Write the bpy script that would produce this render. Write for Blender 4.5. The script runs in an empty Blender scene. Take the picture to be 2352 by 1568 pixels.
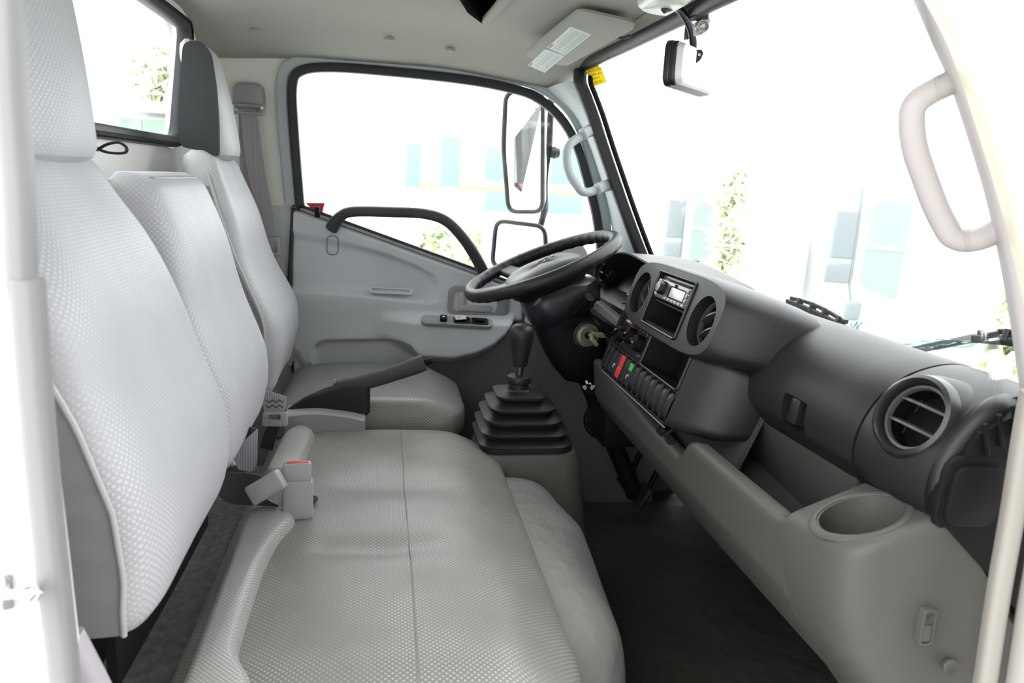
import bpy, bmesh, math, random
import numpy as np
from mathutils import Vector, Matrix
random.seed(4)
sc = bpy.context.scene
COL = sc.collection

# ------------------------------------------------------------------ camera, sky, exposure
def look(dx, dy, dz, loc, f_px, w=2352):
    cd = bpy.data.cameras.new('camera')
    cd.sensor_fit = 'HORIZONTAL'; cd.sensor_width = 36.0
    cd.lens = 36.0 * f_px / w
    cd.clip_start = 0.02; cd.clip_end = 300
    co = bpy.data.objects.new('camera', cd); COL.objects.link(co)
    co.matrix_world = Matrix(((dx[0], -dy[0], -dz[0], loc[0]), (dx[1], -dy[1], -dz[1], loc[1]),
                              (dx[2], -dy[2], -dz[2], loc[2]), (0, 0, 0, 1)))
    sc.camera = co
    return cd
CAM = look((0.985483, -0.161935, 0.051002), (0.014782, -0.217423, -0.975965), (0.169132, 0.962551, -0.211873), (0, 0, 1.10), 1700)
CAM.dof.use_dof = True; CAM.dof.focus_distance = 1.9; CAM.dof.aperture_fstop = 6.3

wd = bpy.data.worlds.new('sky'); sc.world = wd; wd.use_nodes = True
nt = wd.node_tree
bg = nt.nodes['Background']
tcw = nt.nodes.new('ShaderNodeTexCoord'); sep = nt.nodes.new('ShaderNodeSeparateXYZ')
rampw = nt.nodes.new('ShaderNodeValToRGB')
nt.links.new(tcw.outputs['Generated'], sep.inputs[0]); nt.links.new(sep.outputs['Z'], rampw.inputs[0])
rampw.color_ramp.elements[0].position = 0.0; rampw.color_ramp.elements[0].color = (0.93, 0.96, 1.0, 1)
rampw.color_ramp.elements[1].position = 0.7; rampw.color_ramp.elements[1].color = (1, 1, 1, 1)
nt.links.new(rampw.outputs[0], bg.inputs[0])
bg.inputs[1].default_value = 3.2
sc.view_settings.view_transform = 'Standard'; sc.view_settings.look = 'None'
sc.view_settings.gamma = 1.0; sc.view_settings.use_curve_mapping = False
sc.view_settings.exposure = 0.72
sc.cycles.max_bounces = 10; sc.cycles.diffuse_bounces = 6; sc.cycles.transparent_max_bounces = 16

# ------------------------------------------------------------------ materials
def srgb(r, g, b):
    f = lambda c: (c / 255 / 12.92) if c / 255 <= .04045 else ((c / 255 + .055) / 1.055) ** 2.4
    return (f(r), f(g), f(b), 1)
MATS = {}
def mat(name, col, rough=.6, spec=.5, metal=0, bump=None, vary=0, vscale=9):
    m = bpy.data.materials.new(name); m.use_nodes = True
    N = m.node_tree.nodes; L = m.node_tree.links; b = N['Principled BSDF']
    c = col if len(col) == 4 else (*col, 1)
    b.inputs['Base Color'].default_value = c; b.inputs['Roughness'].default_value = rough
    b.inputs['Specular IOR Level'].default_value = spec; b.inputs['Metallic'].default_value = metal
    tc = N.new('ShaderNodeTexCoord')
    if vary:
        nz = N.new('ShaderNodeTexNoise'); nz.inputs['Scale'].default_value = vscale; nz.inputs['Detail'].default_value = 5
        L.new(tc.outputs['Object'], nz.inputs['Vector'])
        mx = N.new('ShaderNodeMix'); mx.data_type = 'RGBA'
        mx.inputs[6].default_value = tuple(min(1, x * (1 - vary)) for x in c[:3]) + (1,)
        mx.inputs[7].default_value = tuple(min(1, x * (1 + vary)) for x in c[:3]) + (1,)
        L.new(nz.outputs['Fac'], mx.inputs[0]); L.new(mx.outputs[2], b.inputs['Base Color'])
    if bump:
        nz = N.new('ShaderNodeTexNoise'); nz.inputs['Scale'].default_value = bump[0]; nz.inputs['Detail'].default_value = 3
        L.new(tc.outputs['Object'], nz.inputs['Vector'])
        bp = N.new('ShaderNodeBump'); bp.inputs['Strength'].default_value = bump[1]; bp.inputs['Distance'].default_value = bump[2] if len(bump) > 2 else .002
        L.new(nz.outputs['Fac'], bp.inputs['Height']); L.new(bp.outputs[0], b.inputs['Normal'])
    MATS[name] = m
    return m
def dotted(name, base, dot, pu, pv, rough=.5, thr=.35, bump=.25, spec=.5, dot_rough=None):
    """fabric or grip with a staggered field of small raised marks, laid out in metres by the UVs"""
    m = mat(name, base, rough, spec); N = m.node_tree.nodes; L = m.node_tree.links; b = N['Principled BSDF']
    uv = N.new('ShaderNodeUVMap'); sp = N.new('ShaderNodeSeparateXYZ'); L.new(uv.outputs[0], sp.inputs[0])
    s = []
    for ax, p in (('X', pu), ('Y', pv)):
        mm = N.new('ShaderNodeMath'); mm.operation = 'MULTIPLY'; mm.inputs[1].default_value = math.pi * 2 / p
        L.new(sp.outputs[ax], mm.inputs[0])
        si = N.new('ShaderNodeMath'); si.operation = 'SINE'; L.new(mm.outputs[0], si.inputs[0]); s.append(si)
    pr = N.new('ShaderNodeMath'); pr.operation = 'MULTIPLY'
    L.new(s[0].outputs[0], pr.inputs[0]); L.new(s[1].outputs[0], pr.inputs[1])
    mr = N.new('ShaderNodeMapRange'); mr.interpolation_type = 'SMOOTHSTEP'
    mr.inputs[1].default_value = thr; mr.inputs[2].default_value = thr + .3
    L.new(pr.outputs[0], mr.inputs[0])
    # worn, uneven weave: marks fade in and out in broad patches
    tc = N.new('ShaderNodeTexCoord'); nz = N.new('ShaderNodeTexNoise'); nz.inputs['Scale'].default_value = 7
    L.new(tc.outputs['Object'], nz.inputs['Vector'])
    n2 = N.new('ShaderNodeMapRange'); n2.inputs[1].default_value = .35; n2.inputs[2].default_value = .62; n2.inputs[3].default_value = .15
    L.new(nz.outputs['Fac'], n2.inputs[0])
    am = N.new('ShaderNodeMath'); am.operation = 'MULTIPLY'; L.new(mr.outputs[0], am.inputs[0]); L.new(n2.outputs[0], am.inputs[1])
    mx = N.new('ShaderNodeMix'); mx.data_type = 'RGBA'
    mx.inputs[6].default_value = base; mx.inputs[7].default_value = dot
    L.new(am.outputs[0], mx.inputs[0]); L.new(mx.outputs[2], b.inputs['Base Color'])
    if dot_rough is not None:
        rr = N.new('ShaderNodeMapRange'); rr.inputs[3].default_value = rough; rr.inputs[4].default_value = dot_rough
        L.new(am.outputs[0], rr.inputs[0]); L.new(rr.outputs[0], b.inputs['Roughness'])
    bp = N.new('ShaderNodeBump'); bp.inputs['Strength'].default_value = bump; bp.inputs['Distance'].default_value = .001
    L.new(mr.outputs[0], bp.inputs['Height']); L.new(bp.outputs[0], b.inputs['Normal'])
    return m
def striped(name, c1, c2, pitch, rough=.6, axis='X'):
    m = mat(name, c1, rough); N = m.node_tree.nodes; L = m.node_tree.links; b = N['Principled BSDF']
    uv = N.new('ShaderNodeUVMap'); sp = N.new('ShaderNodeSeparateXYZ'); L.new(uv.outputs[0], sp.inputs[0])
    mm = N.new('ShaderNodeMath'); mm.operation = 'MULTIPLY'; mm.inputs[1].default_value = math.pi * 2 / pitch
    L.new(sp.outputs[axis], mm.inputs[0])
    si = N.new('ShaderNodeMath'); si.operation = 'SINE'; L.new(mm.outputs[0], si.inputs[0])
    mr = N.new('ShaderNodeMapRange'); mr.inputs[1].default_value = -1; L.new(si.outputs[0], mr.inputs[0])
    mx = N.new('ShaderNodeMix'); mx.data_type = 'RGBA'; mx.inputs[6].default_value = c1; mx.inputs[7].default_value = c2
    L.new(mr.outputs[0], mx.inputs[0]); L.new(mx.outputs[2], b.inputs['Base Color'])
    bp = N.new('ShaderNodeBump'); bp.inputs['Strength'].default_value = .3; bp.inputs['Distance'].default_value = .0008
    L.new(mr.outputs[0], bp.inputs['Height']); L.new(bp.outputs[0], b.inputs['Normal'])
    return m
def glassy(name, tint=(1, 1, 1), refl=.06):
    m = bpy.data.materials.new(name); m.use_nodes = True; N = m.node_tree.nodes; L = m.node_tree.links
    N.remove(N['Principled BSDF'])
    t = N.new('ShaderNodeBsdfTransparent'); t.inputs[0].default_value = (*tint, 1)
    g = N.new('ShaderNodeBsdfGlossy'); g.inputs['Roughness'].default_value = .02
    mx = N.new('ShaderNodeMixShader'); lw = N.new('ShaderNodeLayerWeight'); lw.inputs[0].default_value = .5
    pw = N.new('ShaderNodeMath'); pw.operation = 'POWER'; pw.inputs[1].default_value = 4; L.new(lw.outputs['Facing'], pw.inputs[0])
    sc_ = N.new('ShaderNodeMath'); sc_.operation = 'MULTIPLY_ADD'; sc_.inputs[1].default_value = .5; sc_.inputs[2].default_value = refl * .5; L.new(pw.outputs[0], sc_.inputs[0])
    L.new(sc_.outputs[0], mx.inputs[0]); L.new(t.outputs[0], mx.inputs[1]); L.new(g.outputs[0], mx.inputs[2])
    L.new(mx.outputs[0], N['Material Output'].inputs[0]); MATS[name] = m
    return m

FAB = dotted('seat_fabric', srgb(182, 182, 186), srgb(207, 207, 211), .0088, .0088, .5, .2, .15, dot_rough=.35)
FAB2 = dotted('seat_fabric_dimmed', srgb(119, 117, 113), srgb(162, 161, 158), .0095, .0085, .42, .25, .2, dot_rough=.3)  # seat fabric again, warmer; dimmer light on cushions is put into the colour
VIN = mat('shaded_seat_vinyl', srgb(138, 137, 141), .5, .4, bump=(500, .12, .001))  # vinyl darkened so the seat sides carry their shade in the colour
PIPE = mat('seat_piping', srgb(188, 188, 188), .5)
CHARC = mat('charcoal_fabric', srgb(54, 56, 58), .75, .3, bump=(900, .2, .001))
DASH = mat('black_plastic', srgb(27, 27, 29), .46, .42, bump=(700, .22, .0008))
DASHS = mat('black_smooth_plastic', srgb(30, 30, 33), .32, .5)
BLACK = mat('deep_black', srgb(14, 14, 16), .6, .2)
VENTM = mat('vent_highlight', srgb(72, 72, 75), .3, .5)  # grey lightened to paint highlights onto vent rings and fins
RUB = mat('black_rubber', srgb(27, 28, 30), .45, .45)
GASK = mat('window_rubber', srgb(46, 47, 50), .42, .4)
TRAY = mat('warm_grey_plastic', srgb(76, 75, 71), .5, .4, bump=(600, .15, .001))
DOORP = mat('cool_grey_plastic', srgb(206, 209, 214), .5, .45, bump=(600, .1, .001))
APIL = mat('pillar_grey', srgb(188, 196, 198), .5, .4, bump=(700, .08, .001))
CEIL = mat('headliner', srgb(168, 170, 162), .9, .15, bump=(1200, .1, .001))
CREAM = mat('cream_paint', srgb(250, 249, 243), .35, .5)
NEARP = mat('near_pillar_grey', srgb(176, 170, 170), .5, .4)
CARPET = mat('carpet', srgb(150, 149, 153), .95, .1, bump=(700, 1.0, .006), vary=.6, vscale=60)
MAT_ = mat('floor_vinyl', srgb(52, 52, 47), .6, .3, bump=(6, .5, .05), vary=.12)
HUMP = mat('tunnel_vinyl', srgb(116, 118, 114), .5, .4, bump=(13, .35, .03))
WEB = striped('belt_webbing', srgb(172, 167, 172), srgb(146, 141, 146), .004, .6)
WEBL = striped('belt_webbing_pale', srgb(186, 186, 196), srgb(150, 150, 162), .005, .6)
WEBD = mat('belt_webbing_dark', srgb(88, 85, 86), .6, bump=(900, .3, .001))
BELTP = mat('belt_plastic', srgb(158, 159, 162), .45)
RED = mat('red_plastic', srgb(214, 44, 40), .4)
GREEN = mat('green_plastic', srgb(70, 190, 70), .4)
WHITE = mat('white_print', srgb(225, 225, 222), .5)
INK = mat('dark_print', srgb(40, 40, 38), .6)
YEL = mat('yellow_sticker', srgb(250, 232, 30), .5)
_n = YEL.node_tree.nodes; _l = YEL.node_tree.links   # thin film: daylight from outside shines through it
_t = _n.new('ShaderNodeBsdfTranslucent'); _t.inputs[0].default_value = srgb(252, 236, 60); _m = _n.new('ShaderNodeMixShader'); _m.inputs[0].default_value = .35
_l.new(_n['Principled BSDF'].outputs[0], _m.inputs[1]); _l.new(_t.outputs[0], _m.inputs[2]); _l.new(_m.outputs[0], _n['Material Output'].inputs[0])
LBL = mat('visor_label', srgb(205, 215, 212), .5)
PALEY = mat('pale_yellow_print', srgb(230, 230, 170), .5)
REDP = mat('red_print', srgb(190, 90, 70), .5)
SILV = mat('brushed_metal', srgb(170, 170, 165), .3, .5, .8)
STEEL = mat('dark_steel', srgb(90, 90, 92), .3, .5, .9)
CHROME = mat('chrome', srgb(220, 220, 222), .12, .5, 1)
MIR = mat('mirror_glass', srgb(235, 238, 238), .02, .5, 1)
RADIO = mat('radio_face', srgb(120, 120, 120), .3, .5, .5)
LCD = mat('radio_display', srgb(214, 216, 206), .2)
KEYM = mat('key_metal', srgb(196, 196, 150), .3, .5, .6)
GRIPD = dotted('dimpled_grip', srgb(52, 54, 57), srgb(96, 98, 100), .0075, .0075, .55, .45, -.4)
LAMP = mat('frosted_lens', srgb(222, 228, 222), .2, .6)
GLASS = glassy('clear_glass', (.97, .985, .98))
TGLASS = glassy('green_glass', (.55, .72, .65))
CONC = mat('pale_concrete', srgb(206, 206, 202), .85, .2, vary=.06)
TRUCK = mat('truck_white_paint', srgb(247, 248, 249), .35, .5)
TWIN = mat('truck_window', srgb(158, 186, 168), .7, .1)
TDARK = mat('truck_trim', srgb(140, 148, 153), .5)
TYRE = mat('tyre', srgb(60, 60, 62), .8)
BLUEW = mat('bus_window', srgb(128, 152, 180), .5, .2)
YSTR = mat('bus_stripe', srgb(240, 206, 110), .5)
LEAF = mat('leaves', srgb(222, 236, 200), .6, vary=.25)
LEAFP = mat('washed_out_leaves', srgb(240, 247, 226), .7, .2, vary=.12)  # leaf colour paled to paint in the wash-out of outdoor glare
LAMPR = mat('tail_lamp', srgb(214, 40, 44), .3)

# ------------------------------------------------------------------ mesh helpers: M = (verts, faces)
def join(*Ms):
    V = []; F = []
    for v, f in Ms:
        o = len(V); V += [tuple(p) for p in v]; F += [tuple(i + o for i in q) for q in f]
    return V, F
def xf(M, mtx): return [tuple(mtx @ Vector(p)) for p in M[0]], M[1]
def frame(o, u, v):
    """matrix whose x, y axes run along u, v and whose z axis is their normal"""
    u = Vector(u).normalized(); v = Vector(v); v = (v - u * v.dot(u)).normalized(); n = u.cross(v)
    m = Matrix.Identity(4)
    for i in range(3): m[i][0] = u[i]; m[i][1] = v[i]; m[i][2] = n[i]; m[i][3] = o[i]
    return m
def bm2(bm):
    bm.verts.index_update(); r = ([tuple(v.co) for v in bm.verts], [tuple(v.index for v in f.verts) for f in bm.faces]); bm.free(); return r
def rbox(c, s, r=.004, seg=2):
    bm = bmesh.new(); bmesh.ops.create_cube(bm, size=1)
    for v in bm.verts: v.co = Vector((c[0] + v.co.x * s[0], c[1] + v.co.y * s[1], c[2] + v.co.z * s[2]))
    if r > 0: bmesh.ops.bevel(bm, geom=list(bm.edges), offset=min(r, .49 * min(s)), segments=seg, affect='EDGES', profile=.5)
    return bm2(bm)
def loft(rings, cap=True, loop=False):
    n = len(rings[0]); V = [tuple(p) for r in rings for p in r]; F = []
    K = len(rings)
    for i in range(K if loop else K - 1):
        a = i * n; b = ((i + 1) % K) * n
        for j in range(n):
            k = (j + 1) % n; F.append((a + j, a + k, b + k, b + j))
    if cap and not loop: F.append(tuple(range(n - 1, -1, -1))); F.append(tuple((K - 1) * n + j for j in range(n)))
    return V, F
def rrect(w, h, r, k=5):
    r = min(r, w / 2 * .999, h / 2 * .999); o = []
    for cx, cy, a0 in ((w / 2 - r, h / 2 - r, 0), (-w / 2 + r, h / 2 - r, 90), (-w / 2 + r, -h / 2 + r, 180), (w / 2 - r, -h / 2 + r, 270)):
        for i in range(k + 1):
            a = math.radians(a0 + 90 * i / k); o.append((cx + r * math.cos(a), cy + r * math.sin(a)))
    return o
def circ(r, n=16, r2=None): return [(r * math.cos(2 * math.pi * i / n), (r2 or r) * math.sin(2 * math.pi * i / n)) for i in range(n)]
def smooth_path(P, n=40, closed=False):
    P = [Vector(p) for p in P]; out = []; m = len(P); S = m if closed else m - 1
    for s in range(S):
        g = lambda i: P[i % m] if closed else P[max(0, min(m - 1, i))]
        p0, p1, p2, p3 = g(s - 1), g(s), g(s + 1), g(s + 2)
        k = max(2, n // S)
        for i in range(k):
            t = i / k
            out.append(.5 * ((2 * p1) + (p2 - p0) * t + (2 * p0 - 5 * p1 + 4 * p2 - p3) * t * t + (3 * p1 - p0 - 3 * p2 + p3) * t ** 3))
    if not closed: out.append(P[-1])
    return out
def fillet(P, r, k=6, closed=False):
    """polyline with rounded corners"""
    P = [Vector(p) for p in P]; out = []; m = len(P)
    for i in range(m):
        if not closed and i in (0, m - 1): out.append(P[i]); continue
        p, a, b = P[i], P[i - 1], P[(i + 1) % m]
        da, db = (a - p), (b - p); rr = min(r if not isinstance(r, (list, tuple)) else r[i], da.length * .49, db.length * .49)
        q0 = p + da.normalized() * rr; q1 = p + db.normalized() * rr
        for j in range(k + 1):
            t = j / k; out.append((1 - t) ** 2 * q0 + 2 * t * (1 - t) * p + t * t * q1)
    return out
def tube(P, sect, up=(0, 0, 1), closed=False, cap=True, scale=None):
    """sweep a 2D section (list of points or a radius) along P; section y axis stays close to up"""
    P = [Vector(p) for p in P]; m = len(P); up = Vector(up)
    if not isinstance(sect, list): sect = circ(sect, 12)
    R = []
    for i in range(m):
        if closed: t = P[(i + 1) % m] - P[i - 1]
        else: t = P[min(m - 1, i + 1)] - P[max(0, i - 1)]
        t.normalize(); y = up - t * up.dot(t)
        if y.length < 1e-4: y = Vector((1, 0, 0)) - t * t.x
        y.normalize(); x = y.cross(t); s = scale[i] if scale else 1
        R.append([P[i] + x * a * s + y * b * s for a, b in sect])
    return loft(R, cap, closed)
def lathe(prof, mtx, n=24, closed=False):
    """prof (r, h) spun about the z axis of mtx"""
    R = [[mtx @ Vector((max(r, 1e-5) * math.cos(2 * math.pi * j / n), max(r, 1e-5) * math.sin(2 * math.pi * j / n), h)) for j in range(n)] for r, h in prof]
    return loft(R, not closed, closed)
def torus(R, r, mtx, n=48, k=14):
    return loft([[mtx @ Vector(((R + r * math.cos(2 * math.pi * j / k)) * math.cos(2 * math.pi * i / n), (R + r * math.cos(2 * math.pi * j / k)) * math.sin(2 * math.pi * i / n), r * math.sin(2 * math.pi * j / k))) for j in range(k)] for i in range(n)], False, True)
def plate(out2d, mtx, h0, h1, bev=.002):
    """outline in the xy plane of mtx raised from h0 to h1, top edge eased"""
    c = Vector((sum(p[0] for p in out2d) / len(out2d), sum(p[1] for p in out2d) / len(out2d)))
    def ins(d):
        return [((p[0] - c.x) * (1 - d / max(.004, abs(p[0] - c.x) + .004)), (p[1] - c.y) * (1 - d / max(.004, abs(p[1] - c.y) + .004))) for p in out2d]
    R = []
    s = 1 if h1 > h0 else -1
    for d, h in ((0, h0), (0, h1 - s * bev), (bev * .3, h1 - s * bev * .3), (bev, h1)):
        R.append([mtx @ Vector((c.x + x, c.y + y, h)) for x, y in ins(d)])
    return loft(R)
def grid(f, nu, nv):
    V = [tuple(f(i / nu, j / nv)) for i in range(nu + 1) for j in range(nv + 1)]
    return V, [(i * (nv + 1) + j, (i + 1) * (nv + 1) + j, (i + 1) * (nv + 1) + j + 1, i * (nv + 1) + j + 1) for i in range(nu) for j in range(nv)]
def slab(f, nu, nv, off):
    """grid surface given a thickness along off (vector or function of the point)"""
    V, F = grid(f, nu, nv); n = len(V); o = Vector(off)
    V2 = [tuple(Vector(p) + o) for p in V]
    B = [tuple(reversed([i + n for i in q])) for q in F]
    E = []
    idx = lambda i, j: i * (nv + 1) + j
    bd = [idx(i, 0) for i in range(nu)] + [idx(nu, j) for j in range(nv)] + [idx(i, nv) for i in range(nu, 0, -1)] + [idx(0, j) for j in range(nv, 0, -1)]
    for k in range(len(bd)):
        a, b = bd[k], bd[(k + 1) % len(bd)]; E.append((b, a, a + n, b + n))
    return V + V2, F + B + E
from mathutils.bvhtree import BVHTree
def dropper(M, eps=.0006):
    t = BVHTree.FromPolygons([Vector(p) for p in M[0]], M[1])
    def f(x, y, z0=2.0):
        h = t.ray_cast(Vector((x, y, z0)), Vector((0, 0, -1)))[0]
        return (x, y, h.z + eps) if h else (x, y, 0)
    return f
def ss(a, b, x):
    t = max(0., min(1., (x - a) / (b - a))); return t * t * (3 - 2 * t)
def lerp(a, b, t): return a + (b - a) * t
def interp(x, xs, ys): return float(np.interp(x, xs, ys))

# ------------------------------------------------------------------ object helpers
ORG = {}
def _mesh(name, M, m, smooth, org, auto=35):
    me = bpy.data.meshes.new(name)
    me.from_pydata([tuple(Vector(p) - org) for p in M[0]], [], M[1])
    bm = bmesh.new(); bm.from_mesh(me); bmesh.ops.recalc_face_normals(bm, faces=bm.faces)
    if smooth:
        for f in bm.faces: f.smooth = True
        for e in bm.edges:
            if len(e.link_faces) == 2 and e.calc_face_angle(0) > math.radians(auto): e.smooth = False
    uvl = bm.loops.layers.uv.new('UVMap')
    for f in bm.faces:
        a = [abs(x) for x in f.normal]; k = a.index(max(a))
        for l in f.loops:
            c = l.vert.co; l[uvl].uv = ((c.y, c.z), (c.x, c.z), (c.x, c.y))[k]
    bm.to_mesh(me); bm.free()
    me.materials.append(m)
    return me
def thing(name, loc, label, cat, group=None):
    o = bpy.data.objects.new(name, None); COL.objects.link(o); o.location = loc; o.empty_display_size = .05
    o['label'] = label; o['category'] = cat
    if group: o['group'] = group
    ORG[o.name] = Vector(loc); return o
def solo(name, M, m, label, cat, group=None, smooth=True, auto=35):
    V = np.array([tuple(p) for p in M[0]]); lo = V.min(0); hi = V.max(0)
    org = Vector(((lo[0] + hi[0]) / 2, (lo[1] + hi[1]) / 2, lo[2]))
    o = bpy.data.objects.new(name, _mesh(name, M, m, smooth, org, auto)); COL.objects.link(o); o.location = org
    o['label'] = label; o['category'] = cat
    if group: o['group'] = group
    ORG[o.name] = org; return o
def struct(name, M, m, smooth=True, auto=35):
    o = bpy.data.objects.new(name, _mesh(name, M, m, smooth, Vector((0, 0, 0)), auto)); COL.objects.link(o)
    o['kind'] = 'structure'; ORG[o.name] = Vector((0, 0, 0)); return o
def part(name, M, m, parent, label=None, smooth=True, auto=35):
    org = ORG[parent.name]
    o = bpy.data.objects.new(name, _mesh(name, M, m, smooth, org, auto)); COL.objects.link(o); o.parent = parent
    if label: o['label'] = label
    ORG[o.name] = org; return o
def cut(M, cutters):
    """solid M with the solid cutters taken out (exact boolean, evaluated to plain mesh)"""
    def tmp(m):
        me = bpy.data.meshes.new('t'); me.from_pydata([tuple(p) for p in m[0]], [], m[1])
        bm = bmesh.new(); bm.from_mesh(me); bmesh.ops.recalc_face_normals(bm, faces=bm.faces); bm.to_mesh(me); bm.free()
        o = bpy.data.objects.new('t', me); COL.objects.link(o); return o
    a = tmp(M); cs = [tmp(c) for c in cutters]
    for c in cs:
        md = a.modifiers.new('b', 'BOOLEAN'); md.operation = 'DIFFERENCE'; md.object = c; md.solver = 'EXACT'
    dg = bpy.context.evaluated_depsgraph_get(); ev = a.evaluated_get(dg); me = ev.to_mesh()
    R = ([tuple(v.co) for v in me.vertices], [tuple(p.vertices) for p in me.polygons]); ev.to_mesh_clear()
    for o in cs + [a]:
        d = o.data; bpy.data.objects.remove(o); bpy.data.meshes.remove(d)
    return R
def text(name, s, size, mtx, m, parent, align='CENTER'):
    """flat printed lettering, real mesh a hair proud of its surface"""
    cu = bpy.data.curves.new('t', 'FONT'); cu.body = s; cu.size = size; cu.align_x = align; cu.align_y = 'CENTER'; cu.resolution_u = 2
    o = bpy.data.objects.new('t', cu); COL.objects.link(o)
    dg = bpy.context.evaluated_depsgraph_get(); me = o.evaluated_get(dg).to_mesh()
    M = ([tuple(mtx @ v.co) for v in me.vertices], [tuple(p.vertices) for p in me.polygons])
    o.evaluated_get(dg).to_mesh_clear(); bpy.data.objects.remove(o); bpy.data.curves.remove(cu)
    return part(name, M, m, parent, smooth=False)
def dup(root, loc, label=None, group=None, name=None, rotz=0):
    r = root.copy(); COL.objects.link(r); r.location = loc; r.rotation_euler = (0, 0, rotz)
    if label: r['label'] = label
    if group: r['group'] = group
    for ch in list(root.children):
        c = ch.copy(); COL.objects.link(c); c.parent = r
        for g in list(ch.children):
            d = g.copy(); COL.objects.link(d); d.parent = c
    ORG[r.name] = Vector(loc); return r

# ------------------------------------------------------------------ the cab shell (x to the front, y to the driver's side, z up; cab floor at z = 0)
YC = 1.57
def zroof(x, y):
    s = abs(y - YC) / .86
    return 1.515 - .085 * ss(.55, 1.0, s) ** 3 - .04 * ss(.1, .60, x) - .02 * ss(.2, .6, -x)
roof = slab(lambda u, v: (lerp(-.60, .578, u), lerp(.70, 2.47, v), zroof(lerp(-.60, .578, u), lerp(.70, 2.47, v))), 30, 44, (0, 0, .05))
pocket_out = [(.245, 2.085), (.255, 1.9), (.26, YC), (.255, 1.24), (.245, 1.055), (.19, 1.15), (.15, 1.3), (.135, YC), (.15, 1.8), (.19, 1.96)]
hole = loft([[(x, y, 1.40) for x, y in pocket_out], [(x, y, 1.60) for x, y in pocket_out]])
ceiling = struct('ceiling', cut(roof, [hole]), CEIL, auto=50)
pk_o = loft([[(x, y, 1.50) for x, y in pocket_out], [(lerp(.2, x, .96), lerp(YC, y, .99), 1.64) for x, y in pocket_out]], cap=False)
pk_t = loft([[(lerp(.2, x, 1.1), lerp(YC, y, 1.02), 1.635) for x, y in pocket_out], [(lerp(.2, x, 1.1), lerp(YC, y, 1.02), 1.645) for x, y in pocket_out]])
part('overhead_pocket', join(pk_o, pk_t), BLACK, ceiling, 'black lined overhead pocket')
part('pocket_lip', tube(smooth_path([(x + .004, y, zroof(x, y) + .002) for x, y in pocket_out[:5]], 30), rrect(.026, .02, .008), up=(0, 0, 1)), CEIL, ceiling)
for px in ((0.0007, 2.3, 1.4599), (0.1774, 2.32, 1.4561), (-0.3712, 2.3, 1.4114), (-0.3835, 1.95, 1.4468)):
    z = zroof(px[0], px[1]) - .002
    part('trim_clip', lathe([(.0, -.004), (.010, -.004), (.0125, -.002), (.0125, .004)], Matrix.Translation((px[0], px[1], z)), 18), CEIL, ceiling)

# rear wall with its window
def xrear(z): return -.585 + .05 * ss(1.0, 1.5, z)
RW = [(.96, 1.155), (2.20, 1.155), (2.20, 1.455), (.96, 1.455)]
def wallstrip(y0, y1, z0, z1):
    return slab(lambda u, v: (xrear(lerp(z0, z1, v)), lerp(y0, y1, u), lerp(z0, z1, v)), 6, 8, (-.03, 0, 0))
wr = struct('wall_rear', join(wallstrip(.66, 2.48, 0, 1.14), wallstrip(.66, .95, 1.14, 1.56), wallstrip(2.21, 2.48, 1.14, 1.56), wallstrip(.95, 2.21, 1.466, 1.56)), CREAM)
o3 = [(xrear(z) + .006, y, z) for y, z in RW]
w1 = struct('window_1', tube(fillet(o3, .05, 6, True), rrect(.03, .036, .008, 2), up=(1, 0, 0), closed=True), GASK)
part('inner_seal', tube(fillet([(x + .016, lerp(YC, y, 1.012), lerp(1.3, z, 1.04)) for x, y, z in o3], .05, 6, True), circ(.006, 6), up=(1, 0, 0), closed=True), BLACK, w1)
part('pane', slab(lambda u, v: (-.572 + .03 * v, lerp(.97, 2.19, u), lerp(1.16, 1.45, v)), 2, 2, (-.004, 0, 0)), GLASS, w1, smooth=False)

# floor, bulkhead, carpet
fl = struct('floor', slab(lambda u, v: (lerp(-.60, 1.10, u), lerp(.68, 2.47, v), .012 * math.sin(u * 9 + v * 4) * math.sin(v * 13) * ss(.5, .62, u)), 60, 50, (0, 0, -.04)), MAT_)
struct('wall_front', slab(lambda u, v: (lerp(1.10, .97, ss(.4, 1, v)), lerp(.74, 2.47, u), lerp(-.02, .76, v)), 4, 10, (.03, 0, 0)), mat('bulkhead_dark', srgb(40, 40, 38), .8))

# driver's side: pillar between door and rear wall
struct('wall_left', slab(lambda u, v: (lerp(-.60, -.285, u), 2.455 - .05 * ss(.5, 0, u) * 0 + .0 * u, lerp(.97, 1.48, v)), 4, 4, (0, .03, 0)), CREAM)
struct('trim_1', slab(lambda u, v: (lerp(-.60, -.292, u), 2.45 - .012 * math.sin(u * math.pi), lerp(0, .985, v)), 8, 8, (0, .02, 0)), DOORP)

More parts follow.
